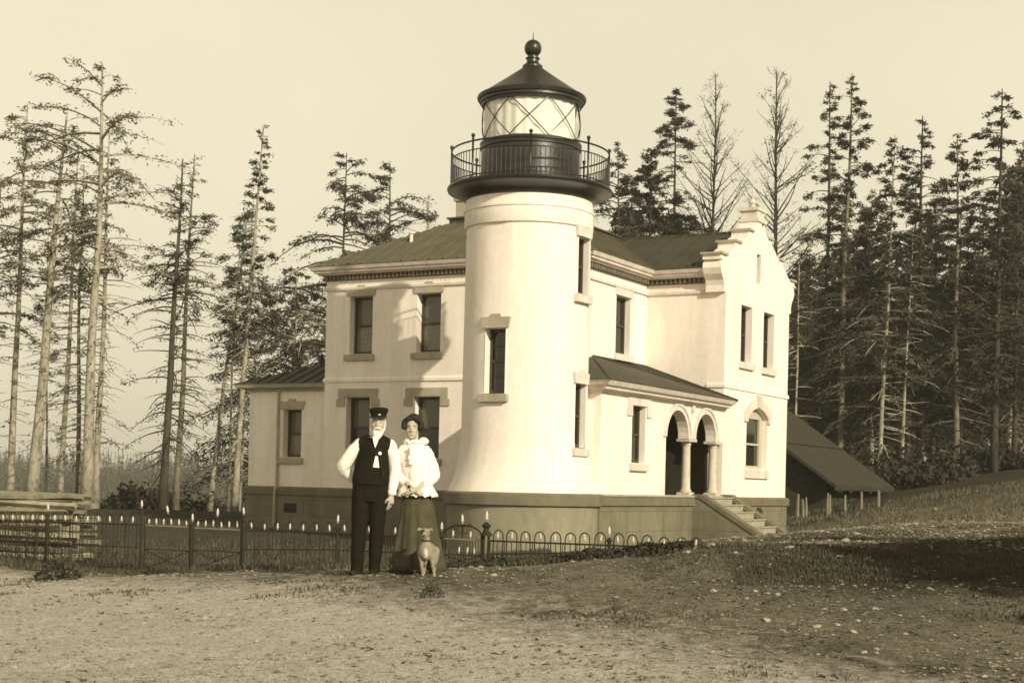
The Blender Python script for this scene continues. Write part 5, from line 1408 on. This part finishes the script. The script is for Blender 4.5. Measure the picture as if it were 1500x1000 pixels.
for i, q_ in enumerate(sl4): stone(G(*q_), .026, 'small stone on the sandy drive in the left foreground', 'small stones on the sandy drive', 190+i)

# ------------------------------------------------------------------ light, sky, camera
SUN_AZ = math.atan2(.556, -.831); SUN_EL = R(24)
w = bpy.data.worlds.new('World'); scene.world = w; w.use_nodes = True
nt = w.node_tree; N = nt.nodes; L = nt.links; bg = N['Background']
sky = N.new('ShaderNodeTexSky'); sky.sky_type = 'NISHITA'; sky.sun_disc = False
sky.sun_elevation = SUN_EL; sky.sun_rotation = SUN_AZ; sky.air_density = 1.5; sky.dust_density = 4
bw = N.new('ShaderNodeRGBToBW'); L.new(sky.outputs[0], bw.inputs[0])
pw_ = N.new('ShaderNodeMath'); pw_.operation = 'POWER'; pw_.inputs[1].default_value = .18; L.new(bw.outputs[0], pw_.inputs[0])
sc = N.new('ShaderNodeVectorMath'); sc.operation = 'SCALE'; sc.inputs[0].default_value = (5.75, 5.22, 3.82); L.new(pw_.outputs[0], sc.inputs['Scale'])
# the clear sky falls off overhead
tc = N.new('ShaderNodeTexCoord'); sp = N.new('ShaderNodeSeparateXYZ'); L.new(tc.outputs['Generated'], sp.inputs[0])
mr = N.new('ShaderNodeMapRange'); mr.interpolation_type = 'SMOOTHSTEP'; L.new(sp.outputs[2], mr.inputs[0])
for i_, x_ in ((1, .25), (2, .8), (3, 1.0), (4, .38)): mr.inputs[i_].default_value = x_
s2 = N.new('ShaderNodeVectorMath'); s2.operation = 'SCALE'; L.new(sc.outputs[0], s2.inputs[0]); L.new(mr.outputs[0], s2.inputs['Scale'])
nz_ = N.new('ShaderNodeTexNoise'); nz_.inputs['Scale'].default_value = 2.2; nz_.inputs['Detail'].default_value = 5; L.new(tc.outputs['Generated'], nz_.inputs['Vector'])
m2 = N.new('ShaderNodeMapRange'); L.new(nz_.outputs['Fac'], m2.inputs[0])
for i_, x_ in ((1, .3), (2, .7), (3, .93), (4, 1.07)): m2.inputs[i_].default_value = x_
s3 = N.new('ShaderNodeVectorMath'); s3.operation = 'SCALE'; L.new(s2.outputs[0], s3.inputs[0]); L.new(m2.outputs[0], s3.inputs['Scale'])
L.new(s3.outputs[0], bg.inputs['Color']); bg.inputs['Strength'].default_value = .12
sl_ = bpy.data.lights.new('sun', 'SUN'); sl_.energy = 4.4; sl_.angle = R(.6); sl_.color = (1, .925, .73)
so = bpy.data.objects.new('sun', sl_); COL.objects.link(so)
dirv = Vector((math.sin(SUN_AZ)*math.cos(SUN_EL), math.cos(SUN_AZ)*math.cos(SUN_EL), math.sin(SUN_EL)))
so.rotation_euler = dirv.to_track_quat('Z', 'Y').to_euler(); so.location = dirv*60

# damp sea air: far things fade
m = MB(); m.box(-440, 440, -70, 580, -40, 60); hz_m = bpy.data.materials.new('sea_air'); hz_m.use_nodes = True
nt = hz_m.node_tree; nt.nodes.remove(nt.nodes['Principled BSDF']); pv = nt.nodes.new('ShaderNodeVolumePrincipled'); pv.inputs['Color'].default_value = (.95, .93, .84, 1); pv.inputs['Density'].default_value = .0006
nt.links.new(pv.outputs[0], nt.nodes['Material Output'].inputs['Volume'])
hz = m.build('haze', hz_m); hz['kind'] = 'stuff'; hz['label'] = 'thin sea haze over the whole place'

cd = bpy.data.cameras.new('camera'); cam = bpy.data.objects.new('camera', cd); COL.objects.link(cam)
cam.location = (0, 0, EH); cam.rotation_euler = (R(90), -ROLL, 0)
cd.sensor_width = 36; cd.lens = F/1500*36; cd.shift_y = (VH-500)/1500; cd.clip_end = 2500; cd.clip_start = .1
scene.camera = cam
scene.view_settings.view_transform = 'Standard'; scene.view_settings.look = 'None'
scene.view_settings.exposure = .08; scene.view_settings.gamma = 1
scene.cycles.filter_width = 1.6
